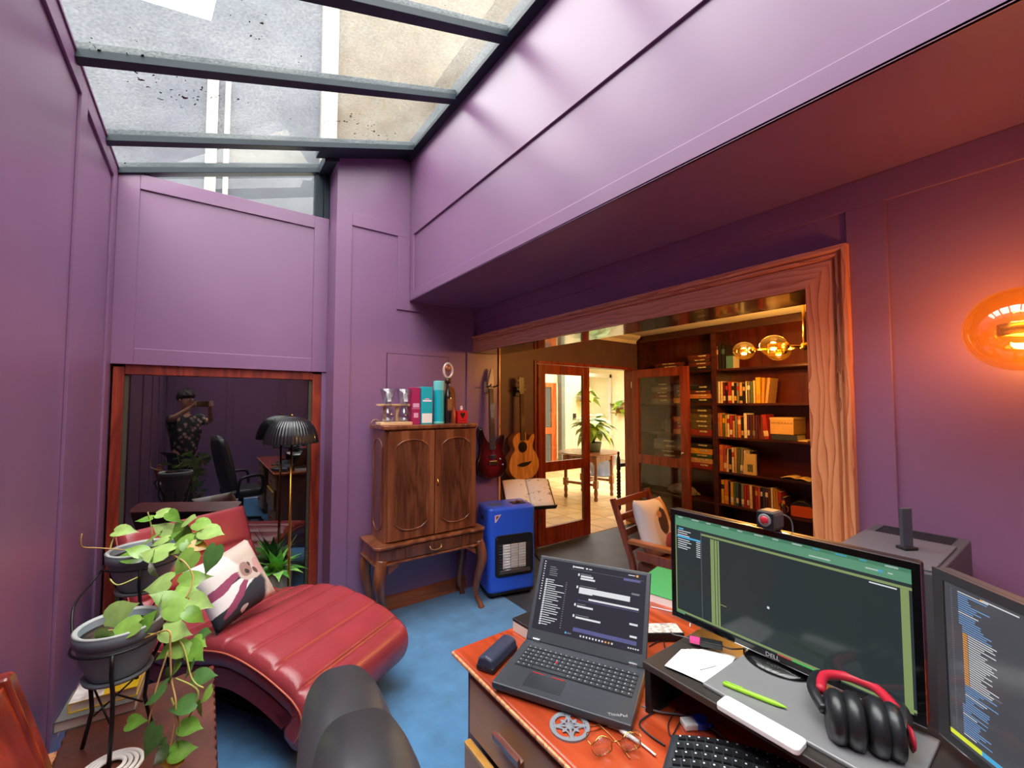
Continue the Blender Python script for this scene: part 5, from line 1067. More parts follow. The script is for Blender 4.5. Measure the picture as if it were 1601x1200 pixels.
# green folder and other papers behind
p = on(1040, 912, 'z', ZD); t = thing('green_folder', 'green folder on a white paper stack behind the monitor', 'folder', (1.66, 1.13, ZD), rad(12))
Box('paper_stack', paper, -0.15, 0.15, -0.11, 0.11, 0, 0.03, t); Box('cover', M('green_card', (52, 160, 96), 0.45), -0.152, 0.152, -0.112, 0.112, 0.03, 0.034, t, 0.002)
p = on(1052, 985, 'z', ZD); t = thing('remote_control', 'flat black device with a pale printed face behind the riser', 'remote', (1.30, 0.935, ZD), rad(-35))
Box('body', black, -0.085, 0.085, -0.035, 0.035, 0, 0.03, t, 0.004); Box('face', M('pale_speckled_face', (190, 190, 186), 0.5, var=0.35, vscale=60), -0.08, 0.08, -0.031, 0.031, 0.03, 0.0308, t)
cable('white cable along the back of the desk by the folder', [dz_(1018, 948), dz_(1040, 953), dz_(1075, 962), (1.45, 0.9, ZD + 0.004)], 0.002, wc)
cable('thin black cable coiling behind the laptop screen', [dz_(1015, 1010), dz_(1035, 1000), dz_(1040, 1012), dz_(1048, 1018), dz_(1065, 998)], 0.002, bc)
# ------------------------------------------------------------------ monitor riser and things on it
ZR = 0.872
t = thing('monitor_riser', 'black monitor riser shelf spanning the desk', 'riser', (0, 0, 0))
Box('shelf', M('black_ash', (54, 49, 46), 0.35, var=0.08), 0.958, 1.26, 0.13, 0.735, ZR - 0.018, ZR, t, 0.003)
Box('side_panel', black, 0.965, 1.255, 0.715, 0.733, ZD, ZR - 0.018, t, 0.002); Box('side_panel', black, 0.965, 1.255, 0.132, 0.15, ZD, ZR - 0.018, t, 0.002); Box('back_panel', black, 1.235, 1.25, 0.15, 0.715, ZD + 0.03, ZR - 0.018, t)
t = thing('paper_sheet', 'white sheet of notes at the near end of the riser', 'paper', (1.075, 0.635, ZR), rad(12))
def sheet(u, v_): return (-0.085 + 0.17 * u, -0.06 + 0.125 * v_, 0.003 + 0.004 * math.sin(u * 3.0 + v_ * 2))
o = MB().grid(sheet, 8, 8).build('sheet', paper, t, fix=False); sd = o.modifiers.new('thick', 'SOLIDIFY'); sd.thickness = 0.0006
MB().tube([(-0.045, -0.01, 0.0082), (-0.03, -0.02, 0.0085), (0.0, -0.035, 0.0082)], 0.0006, 4).build('pen_mark', gc, t)
t = thing('adapter_dongle', 'black rectangular adapter with a pink plug on the paper', 'adapter', (*on(1112, 1008, 'z', ZR + 0.012)[:2], ZR + 0.008), rad(-62))
Box('housing', black, -0.028, 0.028, -0.014, 0.014, 0.0, 0.015, t, 0.003); Box('pink_plug', M('pink_plastic', (214, 66, 132), 0.4), -0.055, -0.028, -0.011, 0.011, 0.002, 0.013, t, 0.002)
MB().tube(smoothcurve([(0.028, 0, 0.008), (0.05, 0.0, 0.006), (0.08, 0.02, 0.004)], 5), 0.002, 6).build('lead', bc, t); MB().tube(smoothcurve([(-0.055, 0, 0.008), (-0.075, 0.0, 0.01), (-0.10, 0.02, 0.0), (-0.11, 0.05, -0.008)], 5), 0.002, 6).build('lead', gc, t)
t = thing('silver_tablet', 'flat silver slab under the monitor foot on the riser', 'tablet', (1.105, 0.40, ZR))
Box('slab', M('brushed_silver', (150, 150, 152), 0.3, 0.35), -0.115, 0.105, -0.19, 0.185, 0, 0.009, t, 0.003)
t = thing('ballpoint_pen', 'lime green ballpoint pen lying on the silver slab', 'pen', (1.035, 0.49, ZR + 0.0145), math.atan2(-0.125, 0.031))
lime = M('lime_plastic', (150, 214, 40), 0.35)
MB().tube([(-0.062, 0, 0), (-0.05, 0, 0), (0.045, 0, 0), (0.060, 0, 0), (0.067, 0, 0)], [0.004, 0.0052, 0.0052, 0.003, 0.001], 12).build('barrel', lime, t); Box('clip', lime, -0.058, -0.02, -0.0015, 0.0015, 0.0045, 0.007, t, 0.0006)
t = thing('white_pad', 'blank white rounded pad at the front edge of the riser', 'pad', (0.967, 0.446, ZR), 0)
MB().prism(rrect(0.024, 0.082, 0.010), 0, 0.012, 'z').build('pad', M('matt_white', (238, 238, 236), 0.5), t, 0.002)
# main monitor
glossb = M('gloss_black', (10, 10, 12), 0.12, coat=0.4)
t = thing('monitor', 'wide black monitor with a dark spreadsheet and green toolbars', 'monitor', (1.195, 0.512, 0), rad(-90))
MW, MH, MZ = 0.572, 0.325, 1.062
Box('housing', black, -MW / 2, MW / 2, 0.004, 0.032, MZ - MH / 2, MZ + MH / 2, t, 0.006)
bz = MB(); x0, x1, z0, z1 = -MW / 2, MW / 2, MZ - MH / 2, MZ + MH / 2
bz.box(x0, x1, -0.004, 0.006, z1 - 0.016, z1).box(x0, x1, -0.004, 0.006, z0, z0 + 0.016).box(x0, x0 + 0.014, -0.004, 0.006, z0 + 0.016, z1 - 0.016).box(x1 - 0.014, x1, -0.004, 0.006, z0 + 0.016, z1 - 0.016)
bz.build('bezel', glossb, t)
Box('bezel_edge', chrome, x0, x1, -0.0046, -0.0036, z0 + 0.0005, z0 + 0.003, t); Box('bezel_edge', M('dull_edge', (120, 122, 126), 0.3, 0.6), x0, x1, -0.0046, -0.001, z1 - 0.001, z1 + 0.0006, t)
SW, SH = MW - 0.028, MH - 0.032
scr = MB().box(-SW / 2, SW / 2, -0.0008, 0.003, -SH / 2, SH / 2).build('screen', screen_mat('sheet_screen_dark', (46, 55, 57), 0.9), t, loc=(0, 0, MZ))
rc = [(0, 0, 1, 0.105, 1), (0, 0, 1, 0.03, 5), (0.155, 0.13, 1, 0.15, 2), (0.965, 0.15, 0.99, 1.0, 2), (0.205, 0.16, 0.225, 0.97, 2), (0.228, 0.16, 0.24, 0.97, 2), (0.243, 0.16, 0.252, 0.97, 2), (0.152, 0.12, 0.1545, 0.97, 3), (0, 0.965, 1, 0.985, 2), (0, 0.105, 0.006, 1.0, 2), (0, 0.97, 0.05, 1, 1)]
for k in range(12): rc.append((0.02 + k * 0.082, 0.010, 0.03 + k * 0.082 + (0.03 if k % 2 else 0.015), 0.022, 4 if k in (8, 9, 10, 13) else 0))
for k in range(9): rc.append((0.015, 0.15 + k * 0.022, 0.05 + rnd.uniform(0, 0.05), 0.158 + k * 0.022, 0 if k != 3 else 4)); rc.append((0.125, 0.21 + k * 0.02, 0.148, 0.218 + k * 0.02, 0))
rc += [(0.01, 0.205, 0.15, 0.222, 4), (0.02, 0.125, 0.05, 0.14, 4), (0.245, 0.755, 0.285, 0.762, 2), (0.48, 0.615, 0.49, 0.635, 0), (0.52, 0.985, 0.58, 0.998, 6), (0.58, 0.985, 0.74, 0.998, 7), (0.86, 0.06, 0.90, 0.07, 0), (0.90, 0.055, 0.915, 0.075, 4), (0.93, 0.06, 0.945, 0.07, 0), (0.87, 0.16, 0.955, 0.17, 0), (0.66, 0.075, 0.74, 0.085, 0)]
bars('screen_content', rc, [g_white, g_teal, g_olive, g_grey, g_cy, glow('screen_dark_green', (58, 92, 78), 0.6), g_red, g_grn], SW, SH, scr, -0.0013)
text_mesh('lettering', 'DELL', 0.015, M('silver_print', (206, 208, 212), 0.3, 0.5), t, (0.0, -0.0048, z0 + 0.009), (rad(90), 0, 0))
MB().prism([(-0.045, 0.012), (0.045, 0.012), (0.04, 0.10), (-0.04, 0.10)], -0.006, 0.026, 'y', T=Matrix.Translation((0, 0.045, 0.88))).build('stand_neck', black, t, 0.006)
MB().lathe([(0, 0), (0.085, 0), (0.085, 0.004), (0.07, 0.010), (0.045, 0.014), (0, 0.016)], 36, (0, 0.035, ZR + 0.009), sx=1.0, sy=0.9).build('stand_foot', glossb, t)
# webcam
t = thing('webcam', 'small dark cube webcam with a red lens on top of the monitor', 'webcam', (1.20, 0.512, MZ + MH / 2 + 0.001), rad(-90 - 4))
Box('camera_body', M('warm_dark_grey', (70, 62, 60), 0.5), -0.024, 0.024, -0.026, 0.026, 0.002, 0.05, t, 0.009)
Box('front_face', black, -0.021, 0.021, -0.0275, -0.024, 0.005, 0.047, t, 0.006); MB().lathe([(0, 0), (0.0115, 0), (0.010, 0.003), (0, 0.004)], 20, T=Matrix.Translation((0, -0.0272, 0.027)) @ Matrix.Rotation(rad(90), 4, 'X')).build('lens', M('red_lens', (190, 40, 54), 0.2, coat=0.5), t)
MB().lathe([(0.0115, 0), (0.0165, 0), (0.0155, 0.002), (0.0115, 0.002)], 24, T=Matrix.Translation((0, -0.0272, 0.027)) @ Matrix.Rotation(rad(90), 4, 'X')).build('lens_ring', M('grey_ring', (120, 116, 118), 0.4), t)
Box('clamp', black, -0.012, 0.012, -0.01, 0.03, -0.001, 0.004, t); MB().tube(smoothcurve([(0.0, 0.026, 0.03), (0.01, 0.055, 0.03), (0.02, 0.07, 0.005), (0.02, 0.065, -0.08)], 6), 0.002, 6).build('lead', gc, t)
# second monitor
t = thing('monitor', 'second dark monitor full of coloured code at the right edge', 'monitor', (1.018, 0.003, 0), math.atan2(-0.121, -0.103))
MW = 0.532
Box('housing', M('dark_grey_shell', (54, 54, 58), 0.45), -MW / 2, MW / 2, 0.002, 0.03, 0.903, 1.226, t, 0.005)
x0, x1, z0, z1 = -MW / 2, MW / 2, 0.903, 1.226
bz = MB(); bz.box(x0, x1, -0.004, 0.004, z1 - 0.018, z1).box(x0, x1, -0.004, 0.004, z0, z0 + 0.018).box(x0, x0 + 0.022, -0.004, 0.004, z0 + 0.018, z1 - 0.018).box(x1 - 0.022, x1, -0.004, 0.004, z0 + 0.018, z1 - 0.018)
bz.build('bezel', MATS['dark_grey_shell'], t); Box('bezel_edge', chrome, x0, x1, -0.0046, -0.0036, z0 + 0.0005, z0 + 0.003, t)
SW, SH = MW - 0.044, 0.287
scr = MB().box(-SW / 2, SW / 2, -0.0008, 0.003, -SH / 2, SH / 2).build('screen', screen_mat('code_screen_dark', (82, 82, 88), 0.8), t, loc=(0, 0, (z0 + z1) / 2))
rc = []
for k in range(64):
    v0 = 0.03 + k * 0.0142; ind = 0.055 + (0.012 if 14 < k < 50 else 0)
    rc.append((0.025, v0, 0.032, v0 + 0.005, 4))
    if 18 <= k <= 40: rc.append((ind, v0, ind + 0.018, v0 + 0.008, 1)); rc.append((ind + 0.02, v0, ind + rnd.uniform(0.06, 0.13), v0 + 0.006, 5))
    else: rc.append((ind, v0, ind + rnd.uniform(0.03, 0.12), v0 + 0.006, 0 if k % 9 else 5))
    rc.append((0.29, v0, 0.297, v0 + 0.005, 4))
    if k > 12: rc.append((0.34 + 0.03 * (k % 3), v0, 0.36 + rnd.uniform(0.05, 0.25), v0 + 0.006, (0, 1, 5, 6, 7)[k % 5]))
rc += [(0.0, 0.955, 0.12, 0.985, 2), (0.12, 0.955, 0.20, 0.985, 3), (0.26, 0.955, 0.36, 0.985, 3), (0.15, 0.02, 0.27, 0.028, 5), (0.14, 0.02, 0.15, 0.03, 1), (0.16, 0.575, 0.20, 0.583, 4)]
bars('screen_content', rc, [g_code, g_org, g_yel, g_cy, g_grey, g_white, g_pur, g_red], SW, SH, scr, -0.0013)
MB().cyl((0, 0.035, ZD + 0.012), (0, 0.035, 1.0), 0.02).build('stand_neck', black, t); Box('stand_foot', black, -0.10, 0.10, -0.02, 0.13, ZD, ZD + 0.012, t, 0.004)
# tower with wireless stick
t = thing('computer_tower', 'dark grey computer tower standing behind the monitors', 'computer', (1.60, 0.33, ZD), 0)
twm = M('tower_grey', (74, 72, 78), 0.45)
Box('case', twm, -0.20, 0.24, -0.095, 0.125, 0.0, 0.41, t, 0.004); Box('top_tray', M('tower_top_grey', (92, 90, 96), 0.4), -0.19, 0.10, -0.085, 0.115, 0.41, 0.416, t, 0.002)
for k in range(10): Box('vent_slot', black, 0.12 + k * 0.011, 0.125 + k * 0.011, -0.07, 0.10, 0.4095, 0.4112, t)
ant = thing('wireless_adapter', 'upright flat dark wireless stick on top of the computer tower', 'antenna', (*on(1418, 858, 'z', ZD + 0.416)[:2], ZD + 0.416), rad(-30))
MB().prism(rrect(0.016, 0.005, 0.003), 0.0, 0.11, 'z').build('stick', M('slate_stick', (70, 72, 80), 0.4), ant, 0.001); Box('base', black, -0.02, 0.02, -0.015, 0.015, 0, 0.008, ant, 0.003)
# headphones resting on the riser
hp = M('black_pleather', (30, 32, 36), 0.35, spec=0.55, bump=0.2, bscale=80); redp = M('red_padding', (186, 30, 52), 0.5)
hl = on(1352, 1135, 'z', ZR + 0.045)
t = thing('headphones', 'black over-ear headphones with a red padded band on the riser', 'headphones', (hl.x, hl.y, ZR), rad(-63))
def cup(x, s):
    T_ = Matrix.Translation((x, 0, 0.05)) @ Matrix.Rotation(rad(90), 4, 'Y')
    MB().lathe([(0, -0.018), (0.038, -0.018), (0.048, -0.008), (0.050, 0.0), (0.046, 0.010), (0.0, 0.012)], 32, T=T_, sx=1.0, sy=0.9).build('ear_cup', hp, t)
    MB().lathe([(0.018, -0.016), (0.042, -0.016), (0.050, -0.005), (0.049, 0.010), (0.036, 0.016), (0.018, 0.012)], 32, T=Matrix.Translation((x - s * 0.026, 0, 0.05)) @ Matrix.Rotation(rad(90), 4, 'Y'), sx=1.03, sy=0.93).build('ear_cushion', hp, t)
cup(-0.044, -1); cup(0.044, 1)
MB().tube(smoothcurve([(-0.062, 0.01, 0.05), (-0.075, 0.06, 0.06), (-0.055, 0.13, 0.055), (0.0, 0.155, 0.05), (0.055, 0.13, 0.055), (0.075, 0.06, 0.06), (0.062, 0.01, 0.05)], 6), 0.011, 8).build('headband', hp, t)
MB().tube(smoothcurve([(-0.062, 0.055, 0.064), (-0.045, 0.118, 0.064), (0.0, 0.14, 0.062), (0.045, 0.118, 0.064), (0.062, 0.055, 0.064)], 6), 0.010, 8).build('headband_padding', redp, t)
MB().lathe([(0, 0), (0.022, 0), (0.018, 0.004), (0, 0.005)], 20, T=Matrix.Translation((0.068, 0, 0.045)) @ Matrix.Rotation(rad(90), 4, 'Y')).build('red_cup_disc', redp, t)
text_mesh('lettering', 'R', 0.014, M('print_black', (10, 10, 10), 0.5), t, (0.045, -0.036, 0.068), (rad(50), 0, 0))
# ------------------------------------------------------------------ bookcases in the library
SHELF = [0.08, 0.445, 0.80, 1.185, 1.56, 1.945]
XF, XK = 4.70, 5.04
def bookcase(label, y0, y1):
    t = thing('bookcase', label, 'bookcase', (0, 0, 0))
    Box('side_panel', mahog, XF, XK, y0, y0 + 0.028, 0, 2.44, t, 0.002); Box('side_panel', mahog, XF, XK, y1 - 0.028, y1, 0, 2.44, t, 0.002)
    Box('back_panel', wood('reddish_back_panel', (66, 20, 12), (92, 34, 22), None, 'z', 0.7, 0.3), XK, XK + 0.03, y0, y1, 0, 2.44, t); Box('top_fascia', mahog, XF - 0.01, XF + 0.03, y0, y1, 2.36, 2.44, t, 0.003); Box('plinth', mahog, XF + 0.01, XF + 0.03, y0, y1, 0, 0.06, t)
    for z in SHELF: Box('shelf', mahog, XF + 0.005, XK, y0 + 0.028, y1 - 0.028, z - 0.024, z, t, 0.002)
    return t
bookcase('dark mahogany bookcase full of paperbacks seen through the opening', 1.585, 2.565)
bookcase('dark mahogany bookcase of board games behind the open glass door', 2.565, 3.60)
ORD = ['first', 'second', 'third', 'fourth', 'fifth', 'sixth', 'seventh', 'eighth', 'ninth', 'tenth', 'eleventh', 'twelfth', 'thirteenth', 'fourteenth', 'fifteenth', 'sixteenth', 'seventeenth', 'eighteenth', 'nineteenth', 'twentieth', 'twenty-first', 'twenty-second', 'twenty-third', 'twenty-fourth', 'twenty-fifth']
BC = {'cream': (232, 206, 160), 'dark red': (104, 26, 26), 'black': (30, 26, 28), 'red': (168, 44, 38), 'yellow': (228, 172, 44), 'grey': (132, 124, 112), 'green': (88, 106, 72), 'gold': (206, 146, 54), 'orange': (212, 122, 60), 'white': (236, 226, 206), 'purple': (84, 44, 66), 'brown': (108, 58, 44), 'pink': (196, 84, 92), 'blue': (62, 66, 108), 'tan': (204, 158, 106), 'teal': (60, 96, 96)}
pages = M('page_edges', (214, 206, 190), 0.85)
def shelf_books(shelf_name, z, px0, row, hts):
    # row: (colour, width px, height m, lean deg, second colour)
    px = px0
    for i, (c, w, h, lean, c2) in enumerate(row):
        ya = on(px, 632, 'x', XF + 0.03).y; yb = on(px + w, 632, 'x', XF + 0.03).y; px += w
        th = abs(ya - yb) - 0.0015; m = M('book_' + c.replace(' ', '_'), BC[c], 0.5, var=0.06, vscale=30)
        t = thing('book', '%s book, %s from the left end of the %s' % (c, ORD[i], shelf_name), 'book', (XF + 0.03, ya, z), 0, 'books on the ' + shelf_name)
        t.rotation_euler = (rad(-lean), 0, 0)
        d_ = 0.14 + 0.02 * ((i * 7) % 3)
        Box('page_block', pages, 0.004, d_ - 0.004, -th + 0.002, -0.002, 0.003, h - 0.003, t)
        mb = MB().box(0, 0.003, -th, 0, 0, h).box(0, d_, -th, -th + 0.0025, 0, h).box(0, d_, -0.0025, 0, 0, h); mb.build('cover', m, t)
        if c2: Box('spine_band', M('book_' + c2.replace(' ', '_'), BC[c2], 0.5, var=0.06, vscale=30), -0.0008, 0.001, -th + 0.001, -0.001, h * (0.12 if i % 2 else 0.62), h * (0.34 if i % 2 else 0.82), t)
shelf_books('second bookcase shelf', SHELF[4], 1119.5, [('cream', 4, .245, 0, None), ('white', 3.5, .245, 0, None), ('cream', 4, .245, 0, None), ('dark red', 4, .235, 0, 'cream'), ('black', 3.5, .235, 0, 'red'), ('red', 6, .24, 0, 'cream'), ('cream', 4, .23, 0, 'black'), ('black', 3.5, .225, 0, 'yellow'), ('grey', 4.5, .225, 0, 'red'), ('tan', 5, .225, 0, 'black'),
    ('black', 4.5, .215, 0, 'tan'), ('white', 3, .235, 0, None), ('grey', 4.5, .23, 0, 'white'), ('green', 4.5, .225, 0, None), ('cream', 4, .24, 0, None), ('yellow', 8, .27, 0, 'gold'), ('gold', 5.5, .265, -3, None), ('tan', 5.5, .265, -7, None)], 0)
shelf_books('third bookcase shelf', SHELF[3], 1120, [('cream', 4, .26, 0, 'orange'), ('orange', 5, .255, 0, None), ('green', 4, .25, 0, 'yellow'), ('yellow', 3, .24, 0, None), ('white', 4, .245, 0, 'red'), ('red', 4.5, .24, 0, 'white'), ('tan', 4, .18, 0, None), ('grey', 4, .235, 0, None), ('orange', 5.5, .235, 0, 'cream'), ('black', 4, .225, 0, 'tan'),
    ('white', 5.5, .265, 0, None), ('purple', 4, .25, 0, 'white'), ('purple', 4, .245, 0, None), ('brown', 4.5, .245, 0, 'grey'), ('purple', 4, .24, 0, None), ('dark red', 4.5, .24, 0, None), ('brown', 5, .235, 4, None), ('red', 8, .255, 6, 'cream')], 0)
shelf_books('fourth bookcase shelf', SHELF[2], 1123, [('orange', 6, .29, 0, 'pink'), ('pink', 4, .285, -4, 'cream'), ('cream', 4.5, .255, 0, None), ('black', 4.5, .25, 0, 'tan'), ('white', 4, .27, 0, 'red'), ('tan', 4, .27, 0, None), ('green', 4.5, .275, -3, None), ('grey', 4.5, .27, -3, 'white'), ('white', 3.5, .25, -3, None), ('pink', 6, .205, -3, 'white'), ('black', 4, .25, -3, None)], 0)
shelf_books('fifth bookcase shelf', SHELF[1], 1124.5, [('yellow', 5, .255, 0, 'black'), ('orange', 6.5, .26, 0, 'yellow'), ('black', 3, .25, 0, None), ('yellow', 4.5, .245, 0, 'white'), ('green', 4, .245, 0, None), ('teal', 4, .245, 0, 'cream'), ('black', 4, .24, 0, None), ('grey', 4.5, .24, 0, 'white'), ('red', 4, .24, 0, None), ('red', 4, .24, 0, 'cream'), ('cream', 5, .24, 0, None), ('dark red', 4, .235, 0, None), ('red', 4, .235, 0, 'gold'), ('pink', 4, .235, 0, None), ('black', 3.5, .235, 0, 'white'), ('blue', 4, .235, 0, None), ('purple', 4.5, .235, 0, 'white'), ('brown', 4, .235, 0, None), ('white', 4, .245, 0, None), ('gold', 4.5, .235, 0, None), ('gold', 4, .225, 3, None), ('red', 6, .215, 4, 'orange'), ('purple', 5, .17, 4, 'gold')], 0)
shelf_books('top bookcase shelf', SHELF[5], 1119.5, [('brown', 5.5, .27, 0, 'tan'), ('black', 5, .29, 0, None), ('black', 5.5, .27, 0, 'teal')], 0)
def YX(px): return on(px, 660, 'x', XF + 0.03).y
t = thing('book', 'teal book lying against its neighbours on the top bookcase shelf', 'book', (XF + 0.03, YX(1137), SHELF[5]), 0)
Box('page_block', pages, 0.003, 0.147, -0.077, -0.003, 0.003, 0.137, t); MB().box(0, 0.15, -0.08, 0, 0, 0.003).box(0, 0.003, -0.08, 0, 0, 0.14).box(0, 0.15, -0.003, 0, 0, 0.14).build('cover', M('book_pale_teal', (74, 122, 130), 0.5), t)
t = thing('book', 'cream book standing face out at the end of the fourth bookcase shelf', 'book', (XF + 0.01, YX(1164), SHELF[2]), 0)
w = YX(1164) - YX(1181)
Box('page_block', pages, 0.003, 0.025, -w + 0.002, -0.002, 0.002, 0.216, t); Box('front_cover', M('cream_face', (216, 188, 128), 0.5), 0, 0.003, -w, 0, 0, 0.22, t); Box('back_cover', MATS['cream_face'], 0.025, 0.028, -w, 0, 0, 0.22, t); Box('cover_picture', M('olive_drawing', (92, 96, 66), 0.6, var=0.4, vscale=60), -0.0006, 0.001, -w * 0.75, -w * 0.25, 0.03, 0.11, t)
# cardboard box with handwriting on a flat dark book
t = thing('book', 'dark blue flat book under the cardboard box', 'book', (XF + 0.02, YX(1206), SHELF[3]), 0)
wb_ = YX(1206) - YX(1246); Box('page_block', pages, 0.004, 0.21, -wb_ + 0.003, -0.003, 0.003, 0.057, t); MB().box(0, 0.22, -wb_, 0, 0, 0.004).box(0, 0.22, -wb_, 0, 0.056, 0.06).box(0, 0.004, -wb_, 0, 0, 0.06).build('cover', M('navy_cover', (52, 58, 72), 0.5), t)
t = thing('cardboard_box', 'buff cardboard box with dark handwriting on the third bookcase shelf', 'box', (XF + 0.02, YX(1204.5), SHELF[3] + 0.06), 0)
wb_ = YX(1204.5) - YX(1241); cb = M('buff_card', (222, 176, 116), 0.8, var=0.05)
Box('carton', cb, 0, 0.30, -wb_, 0, 0, 0.155, t, 0.002); Box('lid', M('buff_card_lid', (232, 190, 134), 0.8), -0.003, 0.303, -wb_ - 0.003, 0.003, 0.145, 0.168, t, 0.002)
text_mesh('lettering', 'OPV PETA PLAUE', 0.026, M('brown_ink', (96, 52, 30), 0.7), t, (-0.0008, -wb_ / 2, 0.11), (rad(90), 0, rad(-90)))
t = thing('paper_sheet', 'loose cream papers at the end of the third bookcase shelf', 'paper', (XF + 0.03, YX(1247), SHELF[3]), 0); Box('sheets', M('cream_paper', (228, 196, 140), 0.8), 0, 0.2, -0.08, 0, 0, 0.01, t); 
# open book and speaker
t = thing('open_book', 'open book lying flat at the end of the fourth bookcase shelf', 'book', (XF + 0.10, YX(1241), SHELF[2]), 0)
for s in (-1, 1):
    o = MB().grid(lambda u, v_: (-0.09 + 0.18 * v_, s * u * 0.125, 0.008 + 0.022 * math.sin(math.pi * (0.15 + 0.85 * u)) * (1 - 0.3 * u)), 8, 4).build('page_block', M('cream_paper', (228, 196, 140), 0.8), t, fix=False); sd = o.modifiers.new('thick', 'SOLIDIFY'); sd.thickness = 0.006
Box('cover', black, -0.095, 0.095, -0.14, 0.14, 0, 0.006, t)
t = thing('speaker', 'small dark speaker with an orange front on the fifth bookcase shelf', 'speaker', (XF + 0.04, YX(1249), SHELF[1]), rad(10))
MB().prism([(-0.095, 0.008), (0.095, 0.008), (0.095, 0.115), (0.03, 0.165), (-0.03, 0.165), (-0.095, 0.115)], -0.02, 0.09, 'x', T=None).build('speaker_case', black, t, 0.008)
MB().prism([(p[0] , p[1] + 0.062) for p in rrect(0.088, 0.052, 0.02)], -0.026, -0.019, 'x').build('orange_front', M('orange_fabric', (206, 84, 44), 0.7), t)
for s in (-1, 1): Box('foot', black, -0.01, 0.07, s * 0.06 - 0.01, s * 0.06 + 0.01, 0, 0.008, t)
t = thing('mug', 'dark gold-rimmed mug beside the books on the fifth bookcase shelf', 'mug', (XF + 0.06, YX(1217.5), SHELF[1]), 0)
MB().lathe([(0, 0), (0.03, 0), (0.034, 0.11), (0.031, 0.11), (0.027, 0.008), (0, 0.008)], 24).build('mug_wall', M('dark_glaze', (46, 34, 28), 0.3), t); MB().tube([(-0.01, -0.032, 0.09), (-0.02, -0.058, 0.075), (-0.02, -0.06, 0.04), (-0.01, -0.032, 0.02)], 0.005).build('handle', M('gold_glaze', (170, 120, 60), 0.35), t)
# ---- board game boxes
GC = {'maroon': (96, 40, 36), 'dark brown': (66, 42, 34), 'tan': (190, 120, 70), 'black': (34, 28, 30), 'olive': (92, 78, 48), 'green': (56, 84, 56), 'red': (140, 44, 38), 'yellow': (214, 154, 44), 'cream': (204, 164, 116), 'blue': (70, 82, 104), 'grey': (110, 104, 100)}
def game_stack(where, z, ynear, w, cols, base_h=0.05):
    zz = z; n = len(cols)
    for i, c in enumerate(cols):
        h = base_h * (0.85 + 0.3 * ((i * 5 + 2) % 3) / 2); k = n - 1 - i
        t = thing('game_box', '%s game box, %s from the top of the %s' % (c, ORD[k], where), 'box', (XF + 0.02 + 0.008 * (i % 2), ynear + w / 2, zz), 0, 'board games on the ' + where)
        ww = w * (1 - 0.06 * (i % 3)) / 2; m = M('game_' + c.replace(' ', '_'), GC[c], 0.45, var=0.12, vscale=20)
        Box('box_base', m, 0.004, 0.256, -ww + 0.002, ww - 0.002, 0, h * 0.4, t); Box('box_lid', m, 0, 0.26, -ww, ww, h * 0.4, h - 0.0015, t, 0.002)
        Box('side_title', M('game_title_print', (206, 178, 140), 0.5, var=0.5, vscale=60), -0.0008, 0.002, -ww * 0.55, ww * (0.1 + 0.15 * (i % 3)), h * 0.52, h * 0.8, t); zz += h
game_stack('top stack beside the bookcase stile', SHELF[5], 2.60, 0.30, ['black', 'maroon', 'dark brown', 'maroon'], 0.045)
game_stack('second-shelf stack beside the bookcase stile', SHELF[4], 2.60, 0.29, ['black', 'tan', 'maroon', 'black'], 0.05)
game_stack('third-shelf stack beside the bookcase stile', SHELF[3], 2.60, 0.29, ['red', 'olive', 'olive', 'olive', 'dark brown'], 0.06)
game_stack('fourth-shelf stack beside the bookcase stile', SHELF[2], 2.60, 0.29, ['red', 'cream', 'green', 'yellow', 'black'], 0.056)
game_stack('top stack behind the open door', SHELF[5], 2.96, 0.42, ['tan', 'dark brown', 'maroon'], 0.04)
game_stack('second-shelf stack behind the open door', SHELF[4], 3.12, 0.30, ['grey', 'maroon', 'dark brown', 'grey', 'black'], 0.05)
game_stack('second-shelf middle pile behind the door', SHELF[4], 2.91, 0.19, ['yellow', 'olive', 'blue', 'blue'], 0.055)
game_stack('third-shelf middle pile behind the door', SHELF[3], 2.91, 0.20, ['tan', 'red', 'maroon', 'tan'], 0.05)
game_stack('fourth-shelf stack behind the open door', SHELF[2], 3.0, 0.40, ['tan', 'maroon', 'black', 'grey', 'blue'], 0.06)
t = thing('mug', 'large dark mug on the third shelf behind the open door', 'mug', (XF + 0.10, 3.22, SHELF[3]), rad(90))
MB().lathe([(0, 0), (0.055, 0), (0.055, 0.17), (0.05, 0.17), (0.05, 0.01), (0, 0.01)], 28).build('mug_wall', M('grey_brown_glaze', (74, 64, 58), 0.35), t, angle=40); MB().tube([(0.052, 0, 0.14), (0.085, 0, 0.12), (0.085, 0, 0.06), (0.052, 0, 0.035)], 0.008).build('handle', M('pale_handle', (160, 150, 138), 0.4), t)
for i, (y, z, lb) in enumerate(((3.05, SHELF[1], 'crumpled grey cloth bundle on the shelf behind the lower door pane'), (2.95, SHELF[0], 'pale plastic bag on the bottom shelf behind the open door'))):
    t = thing('cloth_bundle', lb, 'cloth', (XF + 0.13, y, z))
    def lump(u, v_):
        a = v_ * 2 * math.pi; r = 0.9 * math.sin(min(1, u * 1.02) * math.pi * 0.5) ; rz = math.cos(u * math.pi * 0.5)
        k = 1 + 0.12 * math.sin(a * 5 + u * 7) + 0.08 * math.sin(a * 9)
        return (0.11 * r * math.cos(a) * k, 0.21 * r * math.sin(a) * k, 0.012 + 0.10 * rz * (1 + 0.2 * math.sin(a * 3 + 1)))
    MB().grid(lump, 10, 40, wrap=True).build('cloth', M('grey_cloth', (128, 120, 118), 0.8, bump=0.6, bscale=30), t)
